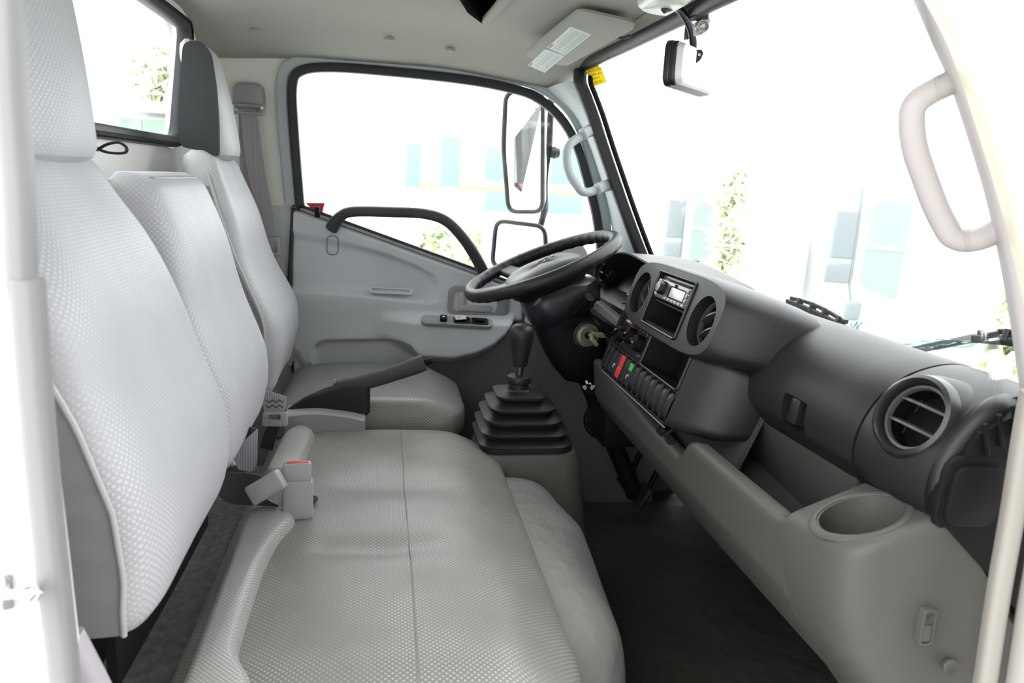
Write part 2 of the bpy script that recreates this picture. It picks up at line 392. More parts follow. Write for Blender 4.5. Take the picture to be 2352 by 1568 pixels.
# driver's door
KICK = mat('kick_panel_grey', srgb(74, 76, 76), .6, .3, bump=(500, .1, .001))
DX0, DX1 = -.302, .46
def belt(x): return interp(x, [-.31, -.266, .317, .46, .8], [.992, .980, .790, .742, .63])
def dh(x, z):
    za = interp(x, [-.30, -.10, .105, .25], [.722, .718, .700, .690])
    xb = interp(z, [.68, .70, .752, .785, .814, .85, .876, .91], [.13, .15, .163, .142, .088, -.02, -.147, -.36])
    up = ss(za - .006, za + .02, z)
    wd_ = lerp(.09, .018, ss(-.22, .10, x)); scoop = ss(-wd_, wd_, xb - x) * up
    h = .038 - lerp(.012, .036, ss(-.25, .12, x)) * scoop
    h += .014 * (1 - up) * ss(.60, za, z) * ss(.24, .10, x)
    # arm rest with the window switches
    zl = interp(x, [-.1, .02, .12, .224, .30, .36, .40, .43], [.60, .555, .50, .495, .513, .545, .585, .64])
    armx = ss(-.06, .14, x) * ss(.445, .415, x)
    h += .052 * armx * ss(.668, .628, z) * ss(zl - .008, zl + .03, z)
    low = ss(zl + .004, zl - .012, z) * ss(.0, .10, x)
    h -= .022 * low
    pocket = ss(-.235, -.215, x) * ss(.125, .095, x - .35 * (z - .56) * -1 * 0) * ss(interp(x, [-.23, -.20, .05, .085, .12], [.535, .557, .566, .552, .505]) + .006, interp(x, [-.23, -.20, .05, .085, .12], [.535, .557, .566, .552, .505]) - .008, z)
    h -= .026 * pocket
    return h
def doorpt(u, v):
    x = lerp(DX0, DX1, u); z = lerp(.04, belt(x) - .004, v); y = 2.462 - dh(x, z)
    e = min(u / .015, (1 - u) / .012, 1); y += .02 * (1 - e) ** 2
    y += .02 * ss(.985, 1.0, v)
    return (x, y, z)
d1 = struct('door_1', slab(doorpt, 150, 150, (0, .03, 0)), DOORP, auto=70)
WIN = [(-0.2659, 2.43, 0.985), (-0.2696, 2.43, 1.0117), (-0.2832, 2.43, 1.2156), (-0.2869, 2.43, 1.3424), (-0.2635, 2.43, 1.3892), (-0.1739, 2.43, 1.407), (0.0085, 2.43, 1.4076), (0.2099, 2.43, 1.4016), (0.3481, 2.43, 1.3892), (0.4545, 2.43, 1.3675), (0.5438, 2.43, 1.3091), (0.6079, 2.43, 1.2217), (0.6533, 2.43, 1.1057), (0.6877, 2.43, 1.0076), (0.7107, 2.43, 0.907), (0.7324, 2.43, 0.7892), (0.756, 2.43, 0.6688)]
belt_line = [(.46, 2.43, belt(.46)), (.317, 2.43, belt(.317)), (0, 2.43, belt(0))]
wpath = [Vector(p) for p in smooth_path(WIN, 64)]
part('window_gasket', tube(wpath, rrect(.028, .024, .006, 2), up=(0, 1, 0)), GASK, d1)
FR = [(-0.2973, 2.44, 0.9913), (-0.3153, 2.44, 1.2142), (-0.3185, 2.44, 1.3539), (-0.2924, 2.44, 1.4083), (-0.2003, 2.44, 1.4326), (0.0081, 2.44, 1.4381), (0.2097, 2.44, 1.4325), (0.369, 2.44, 1.4206), (0.4758, 2.44, 1.3992), (0.573, 2.44, 1.3388), (0.6384, 2.44, 1.2418), (0.6888, 2.44, 1.1073), (0.7208, 2.44, 1.0086), (0.7424, 2.44, 0.8925)]
part('window_frame', tube(smooth_path(FR, 64), rrect(.036, .022, .008, 3), up=(0, 1, 0)), APIL, d1)
part('door_seal', tube(smooth_path([Vector(p) + Vector((-.004, .004, 0)) for p in [(-0.2857, 2.43, 0.9814), (-0.2922, 2.43, 0.8699), (-0.2989, 2.43, 0.759), (-0.3002, 2.43, 0.6461), (-0.2961, 2.43, 0.5309), (-0.2888, 2.43, 0.443)]], 20), rrect(.012, .02, .004, 2), up=(0, 1, 0)), GASK, d1)
part('belt_seal', tube([(x, 2.444, belt(x) + .006) for x in np.linspace(-.29, .455, 20)], rrect(.016, .020, .004, 2), up=(0, 1, 0)), GASK, d1)
part('belt_strip', tube([(x, 2.433, belt(x) + .001) for x in np.linspace(-.285, .455, 20)], rrect(.006, .006, .002, 2), up=(0, 1, 0)), mat('pale_seal_lip', srgb(150, 152, 156), .4), d1)
gl = [(-.30, belt(-.30) - .01)] + [(p.x, p.z) for p in wpath] + [(.46, belt(.46) - .01)]
part('window_glass', loft([[(x, 2.450, z) for x, z in gl], [(x, 2.454, z) for x, z in gl]]), GLASS, d1, smooth=False)
# grab bar across the window
gp = [(-0.1713, 2.425, 0.9242), (-0.143, 2.4, 0.9636), (-0.102, 2.375, 0.9814), (0.0151, 2.36, 0.9859), (0.1159, 2.36, 0.9849), (0.1846, 2.36, 0.9649), (0.2447, 2.375, 0.9086), (0.2955, 2.4, 0.8377), (0.3278, 2.43, 0.7774)]
pp = smooth_path(gp, 64)
sc_ = [1.2 - .25 * ss(0, .18, i / (len(pp) - 1)) + .18 * ss(.6, 1, i / (len(pp) - 1)) for i in range(len(pp))]
part('grab_bar', tube(pp, rrect(.034, .034, .014, 4), up=(0, 1, 0), scale=sc_), GRIPD, d1, 'dimpled black grab bar')
lk = (-0.2143, 2.415, 0.9732)
part('lock_knob', join(rbox((lk[0], lk[1], lk[2]), (.016, .018, .034), .004), rbox((lk[0] + .001, lk[1] - .011, lk[2] + .004), (.006, .006, .006), .002)), BLACK, d1)
# oval blanking cap
cp = (-0.1686, 2.424, 0.8709)
part('blanking_cap', tube(fillet([(cp[0] - .0175, 2.422, cp[2] + .03), (cp[0] + .0175, 2.422, cp[2] + .03), (cp[0] + .0175, 2.422, cp[2] - .03), (cp[0] - .0175, 2.422, cp[2] - .03)], .017, 6, True), circ(.0018, 6), up=(0, 1, 0), closed=True), mat('cap_groove', srgb(120, 122, 126), .6), d1)
# slot on the arm rest
sl = (0.0167, 2.412, 0.7309)
part('ashtray_slot', cut(plate(rrect(.138, .020, .009), frame((sl[0], sl[1], sl[2]), (1, 0, -.02), (0, .35, 1)), -.02, .004, .0015), [plate(rrect(.124, .010, .005), frame((sl[0], sl[1], sl[2] + .001), (1, 0, -.02), (0, .35, 1)), -.006, .02, .001)]), DOORP, d1)
# inner door handle
hb = (0.3053, 2.41, 0.701); HF = frame((hb[0], 2.424, hb[2]), (1, 0, -.03), (0, 0, 1))
bez = cut(plate(rrect(.205, .098, .024), HF, -.012, .010, .004), [plate(rrect(.150, .070, .016), HF @ Matrix.Translation((-.012, 0, 0)), -.006, .03, .001)])
hz = part('handle_bezel', bez, mat('bezel_grey', srgb(140, 141, 144), .45), d1)
lev = join(loft([[HF @ Vector((x + px_ * .5, y, z)) for x, z in circ(.012, 10, .007)] for px_, y in ((-.105, .026), (-.105, .0), (-.10, -.012))]),
           plate([(x - .012, y - .022) for x, y in rrect(.115, .020, .009)], HF, -.004, .012, .004),
           plate([(x - .058, y + .002) for x, y in rrect(.024, .058, .010)], HF, -.004, .011, .003))
part('door_lever', lev, mat('lever_grey', srgb(172, 173, 176), .4), hz)
part('lock_button', lathe([(0, .004), (.004, .004), (.005, -.004)], HF @ Matrix.Translation((-.01, .012, 0)), 12), BLACK, hz)
# window switches
sp_ = (0.2315, 2.372, 0.6422); SF = frame((sp_[0], sp_[1], sp_[2]), (1, 0, -.04), (0, .82, .62))
spl = part('switch_panel', plate(rrect(.232, .036, .014), SF, -.012, .003, .0015), mat('switch_panel_grey', srgb(150, 151, 152), .5), d1)
for k, (ax, w) in enumerate(((-.045, .022), (.016, .050), (.074, .052))):
    M_ = SF @ Matrix.Translation((ax, .003, 0))
    if k == 0:
        s_ = part('lock_switch', plate(rrect(w, .022, .004), M_, 0, .014, .002), BLACK, spl)
        part('switch_mark', plate(rrect(.010, .005, .001), M_ @ Matrix.Translation((0, .003, .014)), -.0005, .0006, .0002), WHITE, spl)
        part('red_edge', plate(rrect(.018, .003, .001), M_ @ Matrix.Translation((0, -.009, .004)), 0, .008, .001), RED, spl)
    else:
        part('window_switch', join(plate(rrect(w, .022, .006), M_, -.004, .0045, .001), plate(rrect(w * .55, .014, .004), M_ @ Matrix.Translation((0, .002, 0)), 0, .012, .003)), BLACK, spl)
        part('switch_surround', cut(plate(rrect(w + .008, .028, .008), M_, -.004, .006, .001), [plate(rrect(w, .021, .006), M_, -.02, .02, .001)]), DASHS, spl)
M_ = SF @ Matrix.Translation((.010, .006, .012))
tg = part('switch_tag', plate(rrect(.036, .017, .002), M_ @ Matrix.Rotation(.15, 4, 'Z'), 0, .003, .0008), WHITE, spl, 'white tag on the switch')
text('tag_number', '24', .012, M_ @ Matrix.Rotation(.15, 4, 'Z') @ Matrix.Translation((-.006, 0, .0034)), INK, spl)

# side of the foot well, ahead of the door
cw = struct('trim_2', slab(lambda u, v: (lerp(.44, 1.08, u), 2.452 - .02 * math.sin(u * 3), lerp(.0, .86, v)), 12, 12, (0, .03, 0)), KICK)
cv = (0.5083, 2.44, 0.6586)
part('fuse_cover', plate(rrect(.13, .09, .012), frame((cv[0] + .03, 2.438, cv[2]), (1, 0, -.25), (0, 0, 1)), -.01, .006, .002), DOORP, cw)
def btop(x): return interp(x, [-.02, .02, .12, .224, .30, .36, .40, .43, .47, .60, .95], [.55, .540, .494, .489, .507, .539, .579, .634, .70, .74, .70])
struct('baseboard_left', slab(lambda u, v: (lerp(.105, .95, u), 2.436 - .09 * ss(.8, .1, v) * ss(.45, .8, u), lerp(.0, btop(lerp(.105, .95, u)) - .004, v)), 60, 16, (0, .012, 0)), mat('side_panel_dark_grey', srgb(92, 94, 94), .6, .3, bump=(500, .1, .001)))

# far front pillar: skin from door opening to windscreen
APL = [(0.4924, 2.415, 1.391), (0.587, 2.415, 1.3189), (0.6394, 2.415, 1.2367), (0.6854, 2.415, 1.1355), (0.7272, 2.415, 1.0244), (0.7548, 2.415, 0.9099), (0.7689, 2.415, 0.8517), (0.7825, 2.415, 0.7628)]
APR = [(0.5674, 2.27, 1.4069), (0.6019, 2.255, 1.3078), (0.637, 2.25, 1.2234), (0.6757, 2.245, 1.135), (0.7219, 2.24, 1.032), (0.7749, 2.235, 0.9269), (0.8062, 2.235, 0.8665), (0.8546, 2.235, 0.7845)]
apl = smooth_path(APL, 28); apr = smooth_path(APR, 28); na = min(len(apl), len(apr))
def pilpt(u, v):
    i = min(na - 1, int(round(u * (na - 1)))); a, b = apl[i], apr[i]
    p = a.lerp(b, v); bul = math.sin(v * math.pi) * .016
    return p + Vector((-.75, -.65, 0)) * bul
struct('trim_4', slab(pilpt, na - 1, 12, (.018, .03, 0)), APIL, auto=60)

# windscreen: glass and its rubber
def wsx(y, z): return lerp(.905, .635, (z - .80) / .64) - .028 * ((y - YC) / .7) ** 2 - .028 * min(1.2, abs(y - YC) / .7) ** 12
wso = [(wsx(y, z), y, z) for y, z in ((2.275, 1.425), (2.235, .84), (.83, .82), (.87, 1.435))]
wo = []
for i in range(4):
    a, b = Vector(wso[i]), Vector(wso[(i + 1) % 4])
    for k in range(10):
        p = a.lerp(b, k / 10); wo.append((wsx(p.y, p.z), p.y, p.z))
HL = [(0.6, 2.1187, 1.0818), (0.6, 2.1187, 1.0818)]
gask_path = [(0.8064, 2.235, 0.8651), (0.7731, 2.24, 0.9332), (0.7257, 2.243, 1.032), (0.6791, 2.247, 1.1351), (0.6403, 2.252, 1.2236), (0.6054, 2.258, 1.3083), (0.5782, 2.264, 1.3672), (0.5623, 2.27, 1.4041)] + [(0.578, 2.3156, 1.4433), (0.588, 2.2258, 1.4541), (0.598, 1.9375, 1.4547), (0.604, 1.6377, 1.4537), (0.606, 1.421, 1.4521), (.608, 1.2, 1.448), (.604, 1.0, 1.444), (.60, .87, 1.434)]
gpth = smooth_path(gask_path, 96)
w2 = struct('window_2', tube(gpth, rrect(.034, .036, .012, 3), up=(1, 0, .4)), GASK)
part('chrome_lip', tube([p + Vector((.016, -.012, -.004)) for p in gpth[:48]], circ(.0035, 8), up=(1, 0, 0)), mat('pale_gasket_lip', srgb(196, 196, 198), .25), w2)
part('outer_seal', tube([p + Vector((.030, -.016, -.004)) for p in gpth[:52]], circ(.008, 8), up=(1, 0, 0)), BLACK, w2)
part('windscreen_glass', slab(lambda u, v: (wsx(lerp(.78, 2.30, u), lerp(.80, 1.44, v)) + .03, lerp(.78, 2.30, u), lerp(.80, 1.44, v)), 16, 6, (.005, 0, .0)), GLASS, w2)


struct('trim_5', slab(lambda u, v: (lerp(.555, .612, v), lerp(.74, 2.285, u), lerp(zroof(.555, lerp(.74, 2.285, u)) - .003, 1.456, ss(0, 1, v))), 30, 6, (.004, 0, .02)), CEIL)

# near front pillar and the cream body edge beside it
npth = smooth_path([(0.5785, 0.8, 1.3456), (0.6167, 0.8, 1.2947), (0.6415, 0.79, 1.2487), (0.6728, 0.78, 1.1835), (0.7091, 0.775, 1.1119), (0.7399, 0.77, 1.0372), (0.766, 0.765, 0.9649), (0.7945, 0.76, 0.8789), (0.8124, 0.755, 0.824)], 40)
n6 = struct('trim_6', tube(npth, rrect(.032, .055, .012, 4), up=(.5, .8, 0)), NEARP)
cpth = smooth_path([(0.5372, 0.7, 1.3255), (0.5745, 0.69, 1.2714), (0.6163, 0.68, 1.1914), (0.6691, 0.68, 1.0993), (0.7185, 0.68, 0.9998)], 30)
struct('trim_7', tube(cpth, rrect(.060, .09, .022, 4), up=(.5, .8, 0)), mat('yellowed_cream_paint', srgb(238, 233, 210), .4))
struct('trim_8', tube(smooth_path([Vector(p) + Vector((.055, -.04, 0)) for p in cpth], 30), rrect(.05, .06, .02, 4), up=(.5, .8, 0)), CREAM)
# lower near front pillar, at the end of the dashboard
lp = smooth_path([(0.7456, 0.72, 0.8905), (0.7473, 0.72, 0.8316), (0.7525, 0.72, 0.7368), (0.7515, 0.715, 0.6289), (0.7537, 0.71, 0.5111), (0.7576, 0.71, 0.4265)], 30)
struct('trim_9', tube(lp, rrect(.022, .03, .008, 3), up=(.4, .9, 0)), mat('door_edge_grey', srgb(150, 145, 138), .5))
lp2 = [p + Vector((.050, -.03, 0)) for p in lp]
struct('trim_10', tube(lp2, rrect(.075, .04, .016, 3), up=(.3, .95, 0)), mat('sill_grey', srgb(160, 156, 150), .5))

# near rear pillar, left edge of the view
n1 = smooth_path([(-0.2854, 0.66, 1.2329), (-0.2893, 0.66, 1.1512), (-0.2905, 0.66, 1.0679), (-0.2938, 0.66, 1.0047), (-0.2919, 0.66, 0.9795)], 20)
n2 = smooth_path([(-0.2901, 0.66, 1.0013), (-0.2913, 0.66, 0.92), (-0.2912, 0.66, 0.8055), (-0.289, 0.66, 0.6905), (-0.288, 0.66, 0.5903)], 20)
PALEP = mat('pale_pillar_trim', srgb(140, 139, 141), .4)
t11 = struct('trim_11', join(tube(n1, rrect(.022, .022, .008, 4), up=(0, 1, 0)), tube(n2, rrect(.024, .024, .008, 4), up=(0, 1, 0))), PALEP)
struct('trim_12', slab(lambda u, v: (lerp(-1.1, lerp(-.262, -.312, v), u), .674, lerp(-.3, 1.6, v)), 3, 6, (0, .02, 0)), mat('white_body_paint', srgb(240, 240, 236), .35))
struct('trim_13', tube(smooth_path([(-0.3019, 0.7, 0.6442), (-0.2871, 0.7, 0.6024), (-0.2719, 0.7, 0.5566)], 12), rrect(.032, .03, .012), up=(0, 1, 0)), mat('lilac_grey_trim', srgb(178, 172, 178), .5))

# opened passenger door, swung out beside the camera, and an added, unseen wall that cuts sky light from the near side
dq = slab(lambda u, v: (lerp(.80, 1.02, u) + .05 * math.sin(v * 3), lerp(.60, -.42, u), lerp(-.10, 1.42, v)), 8, 8, (.05, .01, 0))
struct('door_2', dq, DOORP)
struct('wall_blocker', slab(lambda u, v: (lerp(-.7, 9, u), -1.7, lerp(-1, 7, v)), 4, 4, (0, -.2, 0)), mat('blocker_grey', srgb(120, 118, 114), .8))

# ------------------------------------------------------------------ seats
def sq(a, e): return math.copysign(abs(math.cos(a)) ** e, math.cos(a)), math.copysign(abs(math.sin(a)) ** e, math.sin(a))
def backrest(y0, y1, lev, bol=.02, n=44, waist=None):
    """lev rows: z, front x at the middle, thickness, how far each side is drawn in (near, far)"""
    zs = [l[0] for l in lev]; R = []; K = 40
    for i in range(K + 1):
        t = i / K; z = lerp(zs[0], zs[-1], t)
        fx, th, ia, ib = (interp(z, zs, [l[k] for l in lev]) for k in (1, 2, 3, 4))
        e = min(1, t / .07, (1 - t) / .06); rd = math.sqrt(max(0, 1 - (1 - e) ** 2)); sh = .45 + .55 * rd
        a0, a1 = y0 + ia, y1 - ib; yc = (a0 + a1) / 2; hw = (a1 - a0) / 2 * (.90 + .10 * rd); th2 = th / 2 * sh
        xc = fx - th / 2; ring = []
        for j in range(n):
            c, s = sq(2 * math.pi * j / n, .55)
            x = xc + th2 * c; y = yc + hw * s
            if c > 0: x += bol * (abs(s) ** 2.6 - .35) * c * rd + .006 * math.sin(z * 21) * c
            ring.append((x, y, z))
        R.append(ring)
    return loft(R)
PROF = [(.50, -.275), (.56, -.262), (.64, -.255), (.72, -.262), (.80, -.286), (.88, -.312), (.97, -.340), (1.06, -.368), (1.14, -.392)]
def prof(z): return interp(z, [p[0] for p in PROF], [p[1] for p in PROF])
def headrest(yc, w, z0, z1, x0, x1, th):
    R = []; K = 24
    for i in range(K + 1):
        t = i / K; z = lerp(z0, z1, t); e = min(1, t / .10, (1 - t) / .16); rd = math.sqrt(max(0, 1 - (1 - e) ** 2)); s_ = .5 + .5 * rd
        xf_ = lerp(x0, x1, t ** 1.5); hw = w / 2 * (1 - .12 * t ** 3) * (.88 + .12 * rd); tt = th * (1 - .25 * t) * s_
        ring = []
        for j in range(40):
            c, s = sq(2 * math.pi * j / 40, .5)
            ring.append((xf_ - th * (1 - .25 * t) / 2 + tt / 2 * c - (.016 * s * s if c > 0 else 0), yc + hw * s, z))
        R.append(ring)
    return loft(R)

# driver's seat
ds = thing('driver_seat', (-.05, 2.15, .02), "grey patterned driver's seat against the far door, dark sided headrest", 'seat')
lev = [(z, prof(z) - .008 - .020 * ss(.70, .92, z), interp(z, [.5, .8, 1.14], [.13, .13, .10]), interp(z, [.5, .62, .8, 1.0, 1.14], [.03, .0, .0, .025, .085]), interp(z, [.5, .62, .72, .85, 1.0, 1.14], [.03, .0, .0, .035, .065, .115])) for z in np.linspace(.50, 1.135, 16)]
part('backrest', backrest(1.905, 2.385, lev, .024), FAB, ds)
side = [(prof(z) - .040 - .020 * ss(.70, .92, z) + .004 * math.sin(z * 9), 1.905 + interp(z, [.5, .62, .8, 1.0, 1.14], [.03, .0, .0, .025, .085]) - .004, z) for z in np.linspace(.56, 1.08, 22)]
part('seam_piping', tube(side, circ(.0035, 8), up=(0, 1, 0)), PIPE, ds)
part('side_cover', slab(lambda u, v: (prof(lerp(.56, 1.05, v)) - .020 * ss(.70, .92, lerp(.56, 1.05, v)) - lerp(.120, .044, u), 1.905 + interp(lerp(.56, 1.05, v), [.5, .62, .8, 1.0, 1.14], [.03, .0, .0, .025, .085]) - .003 * math.sin(u * math.pi), lerp(.56, 1.05, v)), 6, 24, (0, .012, 0)), VIN, ds, 'plain grey vinyl side')
hr = part('headrest', headrest(2.15, .25, 1.115, 1.402, -.396, -.450, .100), FAB, ds)
hs = [(-0.495, 2.02, 1.3897), (-0.4527, 2.02, 1.396), (-0.4315, 2.02, 1.3675), (-0.4218, 2.02, 1.2888), (-0.4183, 2.02, 1.206), (-0.42, 2.02, 1.1169), (-0.4539, 2.02, 1.1321), (-0.5154, 2.02, 1.1413), (-0.5103, 2.02, 1.2622)]
part('headrest_side', loft([fillet(hs, .02, 4, True), [p + Vector((0, .014, 0)) for p in fillet(hs, .02, 4, True)]]), CHARC, hr, 'charcoal fabric side panel')
def cushion(x0, x1, y0, y1, zb, zt, crown=.012, nose=.05, n=40, K=36, dent=0, rnd=.035, rl=.10):
    R = []
    for i in range(K + 1):
        t = i / K; e = min(1, t / .10, (1 - t) / .10); rd = math.sqrt(max(0, 1 - (1 - e) ** 2))
        y = lerp(y0, y1, t); xc = (x0 + x1) / 2; e2 = min(1, t / rl, (1 - t) / rl); r2 = math.sqrt(max(0, 1 - (1 - e2) ** 2)); hw = (x1 - x0) / 2 * (1 - rnd * (1 - r2)); zc = (zb + zt) / 2; hh = (zt - zb) / 2 * (.5 + .5 * rd)
        ring = []
        for j in range(n):
            c, s = sq(2 * math.pi * j / n, .42)
            x = xc + (hw if c > 0 else (x1 - x0) / 2) * c; z = zc + hh * s
            if s > 0:
                z += crown * (1 - c * c) * rd * s - nose * ss(.55, 1.0, c) * .5 * s
                if dent: z -= dent * math.exp(-((c + .1) / .28) ** 2 - ((t - .38) / .035) ** 2) * s + dent * .8 * math.exp(-((c - .1) / .4) ** 2 - ((t - .62) / .05) ** 2) * s
            ring.append((x, y, z))
        R.append(ring)
    return loft(R)
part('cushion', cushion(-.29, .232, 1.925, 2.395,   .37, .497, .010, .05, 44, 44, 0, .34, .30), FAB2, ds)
part('cushion_skirt', loft([[(lerp(-.03, x, .97) , lerp(2.16, y, .97), z) for x, y in [(px_ - .03, py_ + 2.16) for px_, py_ in rrect(.50, .45, .07)]] for z in (.30, .44)]), VIN, ds)
part('seat_base', rbox((-.03, 2.16, .16), (.40, .38, .29), .02), BLACK, ds)

# two-seat passenger bench: three separate pieces
PY0, PY1 = .815, 1.285
pb = thing('seat_back', (-.33, 1.05, .50), 'grey patterned passenger seat back with tall headrest, beside the near door pillar', 'seat back')
ins = lambda z: interp(z, [.5, .6, .8, .95, 1.05, 1.12], [.025, .0, .0, .012, .055, .11])
levp = [(z, prof(z) + .004 - .02 * ss(.85, 1.08, z), interp(z, [.5, .8, 1.14], [.13, .13, .10]), ins(z), interp(z, [.5, .6, .85, 1.0, 1.12], [.02, .0, .0, .045, .13])) for z in np.linspace(.545, 1.12, 16)]
part('backrest', backrest(PY0, PY1, levp, .016), FAB, pb)
part('seam_piping', tube([(prof(z) - .030 - .02 * ss(.80, .95, z), PY0 + ins(z) - .003, z) for z in np.linspace(.565, .93, 22)], circ(.0035, 8), up=(0, 1, 0)), PIPE, pb)
part('side_cover', slab(lambda u, v: (prof(lerp(.565, .92, v)) - lerp(.118, .034 + .02 * ss(.8, .95, lerp(.565, .92, v)), u), PY0 + ins(lerp(.565, .92, v)) - .003 - .003 * math.sin(u * math.pi) * (1 + .5 * math.sin(v * 46)), lerp(.565, .92, v)), 8, 46, (0, .012, 0)), VIN, pb, 'puckered grey vinyl side')
part('headrest', headrest(1.045, .27, 1.088, 1.42, -.384, -.420, .12), FAB, pb)
part('frame_edge', tube([(-.318, .85, .510), (-.312, 1.1, .510), (-.310, 1.28, .512)], rrect(.012, .075, .003, 2), up=(0, 0, 1)), BLACK, pb)

cb = thing('folding_seat_back', (-.33, 1.5, .52), 'narrow grey patterned centre seat back without headrest, between the two seats', 'seat back')
levc = [(z, prof(z) - .002, .10, 0, 0) for z in np.linspace(.545, 1.082, 14)]
levc2 = [(z, fx, th, interp(z, [.54, .6, .8, 1.08], [.02, 0, 0, .02]), interp(z, [.54, .64, .8, 1.08], [.05, .0, .0, .035])) for z, fx, th, a, b in levc]
part('backrest', backrest(1.292, 1.735, levc2, .012), FAB, cb)
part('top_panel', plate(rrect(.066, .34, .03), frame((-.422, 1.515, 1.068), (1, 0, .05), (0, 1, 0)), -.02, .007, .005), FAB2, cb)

FABB = dotted('bolster_fabric', srgb(146, 145, 142), srgb(188, 187, 184), .0075, .0075, .42, .2, .3, dot_rough=.3)
bs = thing('bench_cushion', (0, 1.37, .02), 'wide grey patterned bench cushion filling the foreground', 'seat cushion')
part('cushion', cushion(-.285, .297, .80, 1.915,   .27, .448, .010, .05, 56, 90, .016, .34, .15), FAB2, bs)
bcush = cushion(-.285, .297, .80, 1.915,   .27, .448, .010, .05, 56, 90, .016, .34, .15); dr = dropper(bcush)
part('centre_seam', tube([dr(p[0], p[1]) for p in smooth_path([(0.0431, 1.8424, 0.458), (0.0448, 1.6432, 0.458), (0.0454, 1.4468, 0.458), (0.0495, 1.145, 0.458), (0.05, 0.9599, 0.458), (0.0499, 0.8212, 0.458)], 60)], circ(.0009, 6), up=(0, 0, 1)), mat('seam_thread', srgb(126, 124, 120), .7), bs)
def inset(pts, d):
    n = len(pts); A = sum(pts[i].x * pts[(i + 1) % n].y - pts[(i + 1) % n].x * pts[i].y for i in range(n)); s = 1 if A > 0 else -1; o = []
    for i in range(n):
        t = (pts[(i + 1) % n] - pts[i - 1]); t.normalize(); o.append(pts[i] + Vector((-t.y, t.x, 0)) * d * s)
    for _ in range(2): o = [(o[i - 1] + o[i] * 2 + o[(i + 1) % n]) / 4 for i in range(n)]
    return o
def bolster(out, h):
    o2 = fillet([(p[0], p[1], 0) for p in out], .03, 6, True); R = []
    for d, z in ((0, .40), (0, h - .024), (.002, h - .014), (.006, h - .006), (.011, h - .001), (.016, h + .001)):
        R.append([Vector((p.x, p.y, z)) for p in inset(o2, d)])
    return loft(R)
part('rear_bolster', bolster([(-0.2571, 1.3666, 0.468), (-0.1975, 1.3788, 0.468), (-0.1524, 1.3382, 0.468), (-0.1807, 1.2557, 0.468), (-0.1909, 1.1584, 0.468), (-0.1922, 1.0308, 0.468), (-0.19, 0.9359, 0.468), (-0.1812, 0.9097, 0.468), (-0.1637, 0.8813, 0.468), (-0.143, 0.7968, 0.468), (-0.2476, 0.8073, 0.468), (-0.2477, 0.8952, 0.468), (-0.2509, 1.0709, 0.468)], .472), FABB, bs)
part('rear_bolster', bolster([(-0.2567, 1.5392, 0.468), (-0.2469, 1.802, 0.468), (-0.2123, 1.8648, 0.468), (-0.1661, 1.8203, 0.468), (-0.1699, 1.7381, 0.468), (-0.1752, 1.6517, 0.468), (-0.1694, 1.5431, 0.468)], .472), FABB, bs)
part('buckle_slot', tube(smooth_path([(-.165, 1.392, .463), (-.145, 1.398, .464), (-.135, 1.402, .463), (-.132, 1.414, .463), (-.145, 1.418, .463), (-.165, 1.42, .463)], 24), circ(.005, 8), up=(0, 0, 1)), CHARC, bs)
part('bench_base', rbox((-.01, 1.36, .14), (.50, 1.04, .27), .02), BLACK, bs)

cpz = slab(lambda u, v: (lerp(-.425, -.30, u), lerp(.74, 1.86, v), .335 + .02 * ss(.55, .9, u)), 20, 40, (0, 0, -.05))
stc_ = thing('storage_cover', (-.36, 1.30, .02), 'charcoal carpeted box running behind the bench cushion', 'cover')
part('carpet', join(cpz, rbox((-.365, 1.30, .155), (.10, 1.1, .25), .01)), CARPET, stc_)
part('shadow_slab', slab(lambda u, v: (lerp(-.58, -.42, u), lerp(.70, 1.86, v), .30), 2, 2, (0, 0, -.02)), BLACK, stc_)  # black slab painted in as the backrest's shadow over the gap

# vinyl over the engine tunnel and the grey box carrying the gear lever
def tun(u, v):
    y = lerp(1.04, 1.75, u); a = v * math.pi / 2 * 1.06; en = math.sqrt(max(0, 1 - max(0, (u - .84) / .16, (.22 - u) / .22) ** 2))
    rx = .172 * (.4 + .6 * en) + .008 * math.sin(u * 13) * math.sin(v * 4) + .010 * math.sin(u * 8 + v * 6) + .008 * math.exp(-((u - .55 - .2 * v) / .07) ** 2) * math.sin(v * 3)
    top = .392 - .02 * ss(.4, 0, u) - .08 * (1 - en)
    return (.285 + rx * math.sin(a) ** .75, y, top * max(0, math.cos(a)) ** .35 * (1 if v < .96 else .5) + .002)
solo('tunnel_cover', slab(tun, 60, 40, (-.02, 0, -.004)), HUMP, 'rumpled pale grey vinyl over the tunnel in front of the bench', 'cover', auto=80)
GX, GY, GZ = .365, 1.86, .425
gb = [[(GX + .01 + (x * s), GY + y * s2, z) for x, y in rrect(.25, .25, .05)] for z, s, s2 in ((.17, 1.36, 1.22), (.2, 1.3, 1.2), (.36, 1.12, 1.06), (.405, 1.05, 1.02), (.42, .98, .97), (.423, .9, .9))]
solo('gear_console', loft(gb), TRAY, 'warm grey plastic box under the gear lever boot', 'console')
solo('tunnel_base', rbox((.36, 1.90, .085), (.30, .30, .165), .03), BLACK, 'black tunnel housing under the grey gear lever box', 'housing')
gl_ = thing('gear_lever', (GX, GY, GZ), 'black gear lever with pear-shaped knob and stepped rubber boot', 'gear lever')
def tier(w, z, d): return [(GX + .010 * (z - GZ) * 0 - .10 * (z - GZ) + x, GY + y, z + d * math.sin(math.atan2(y, x) * 2 + .6) * 0 - d * (1 - (x / (w / 2)) ** 2) * (1 if y < 0 else -.2)) for x, y in rrect(w, w * .96, w * .20, 6)]
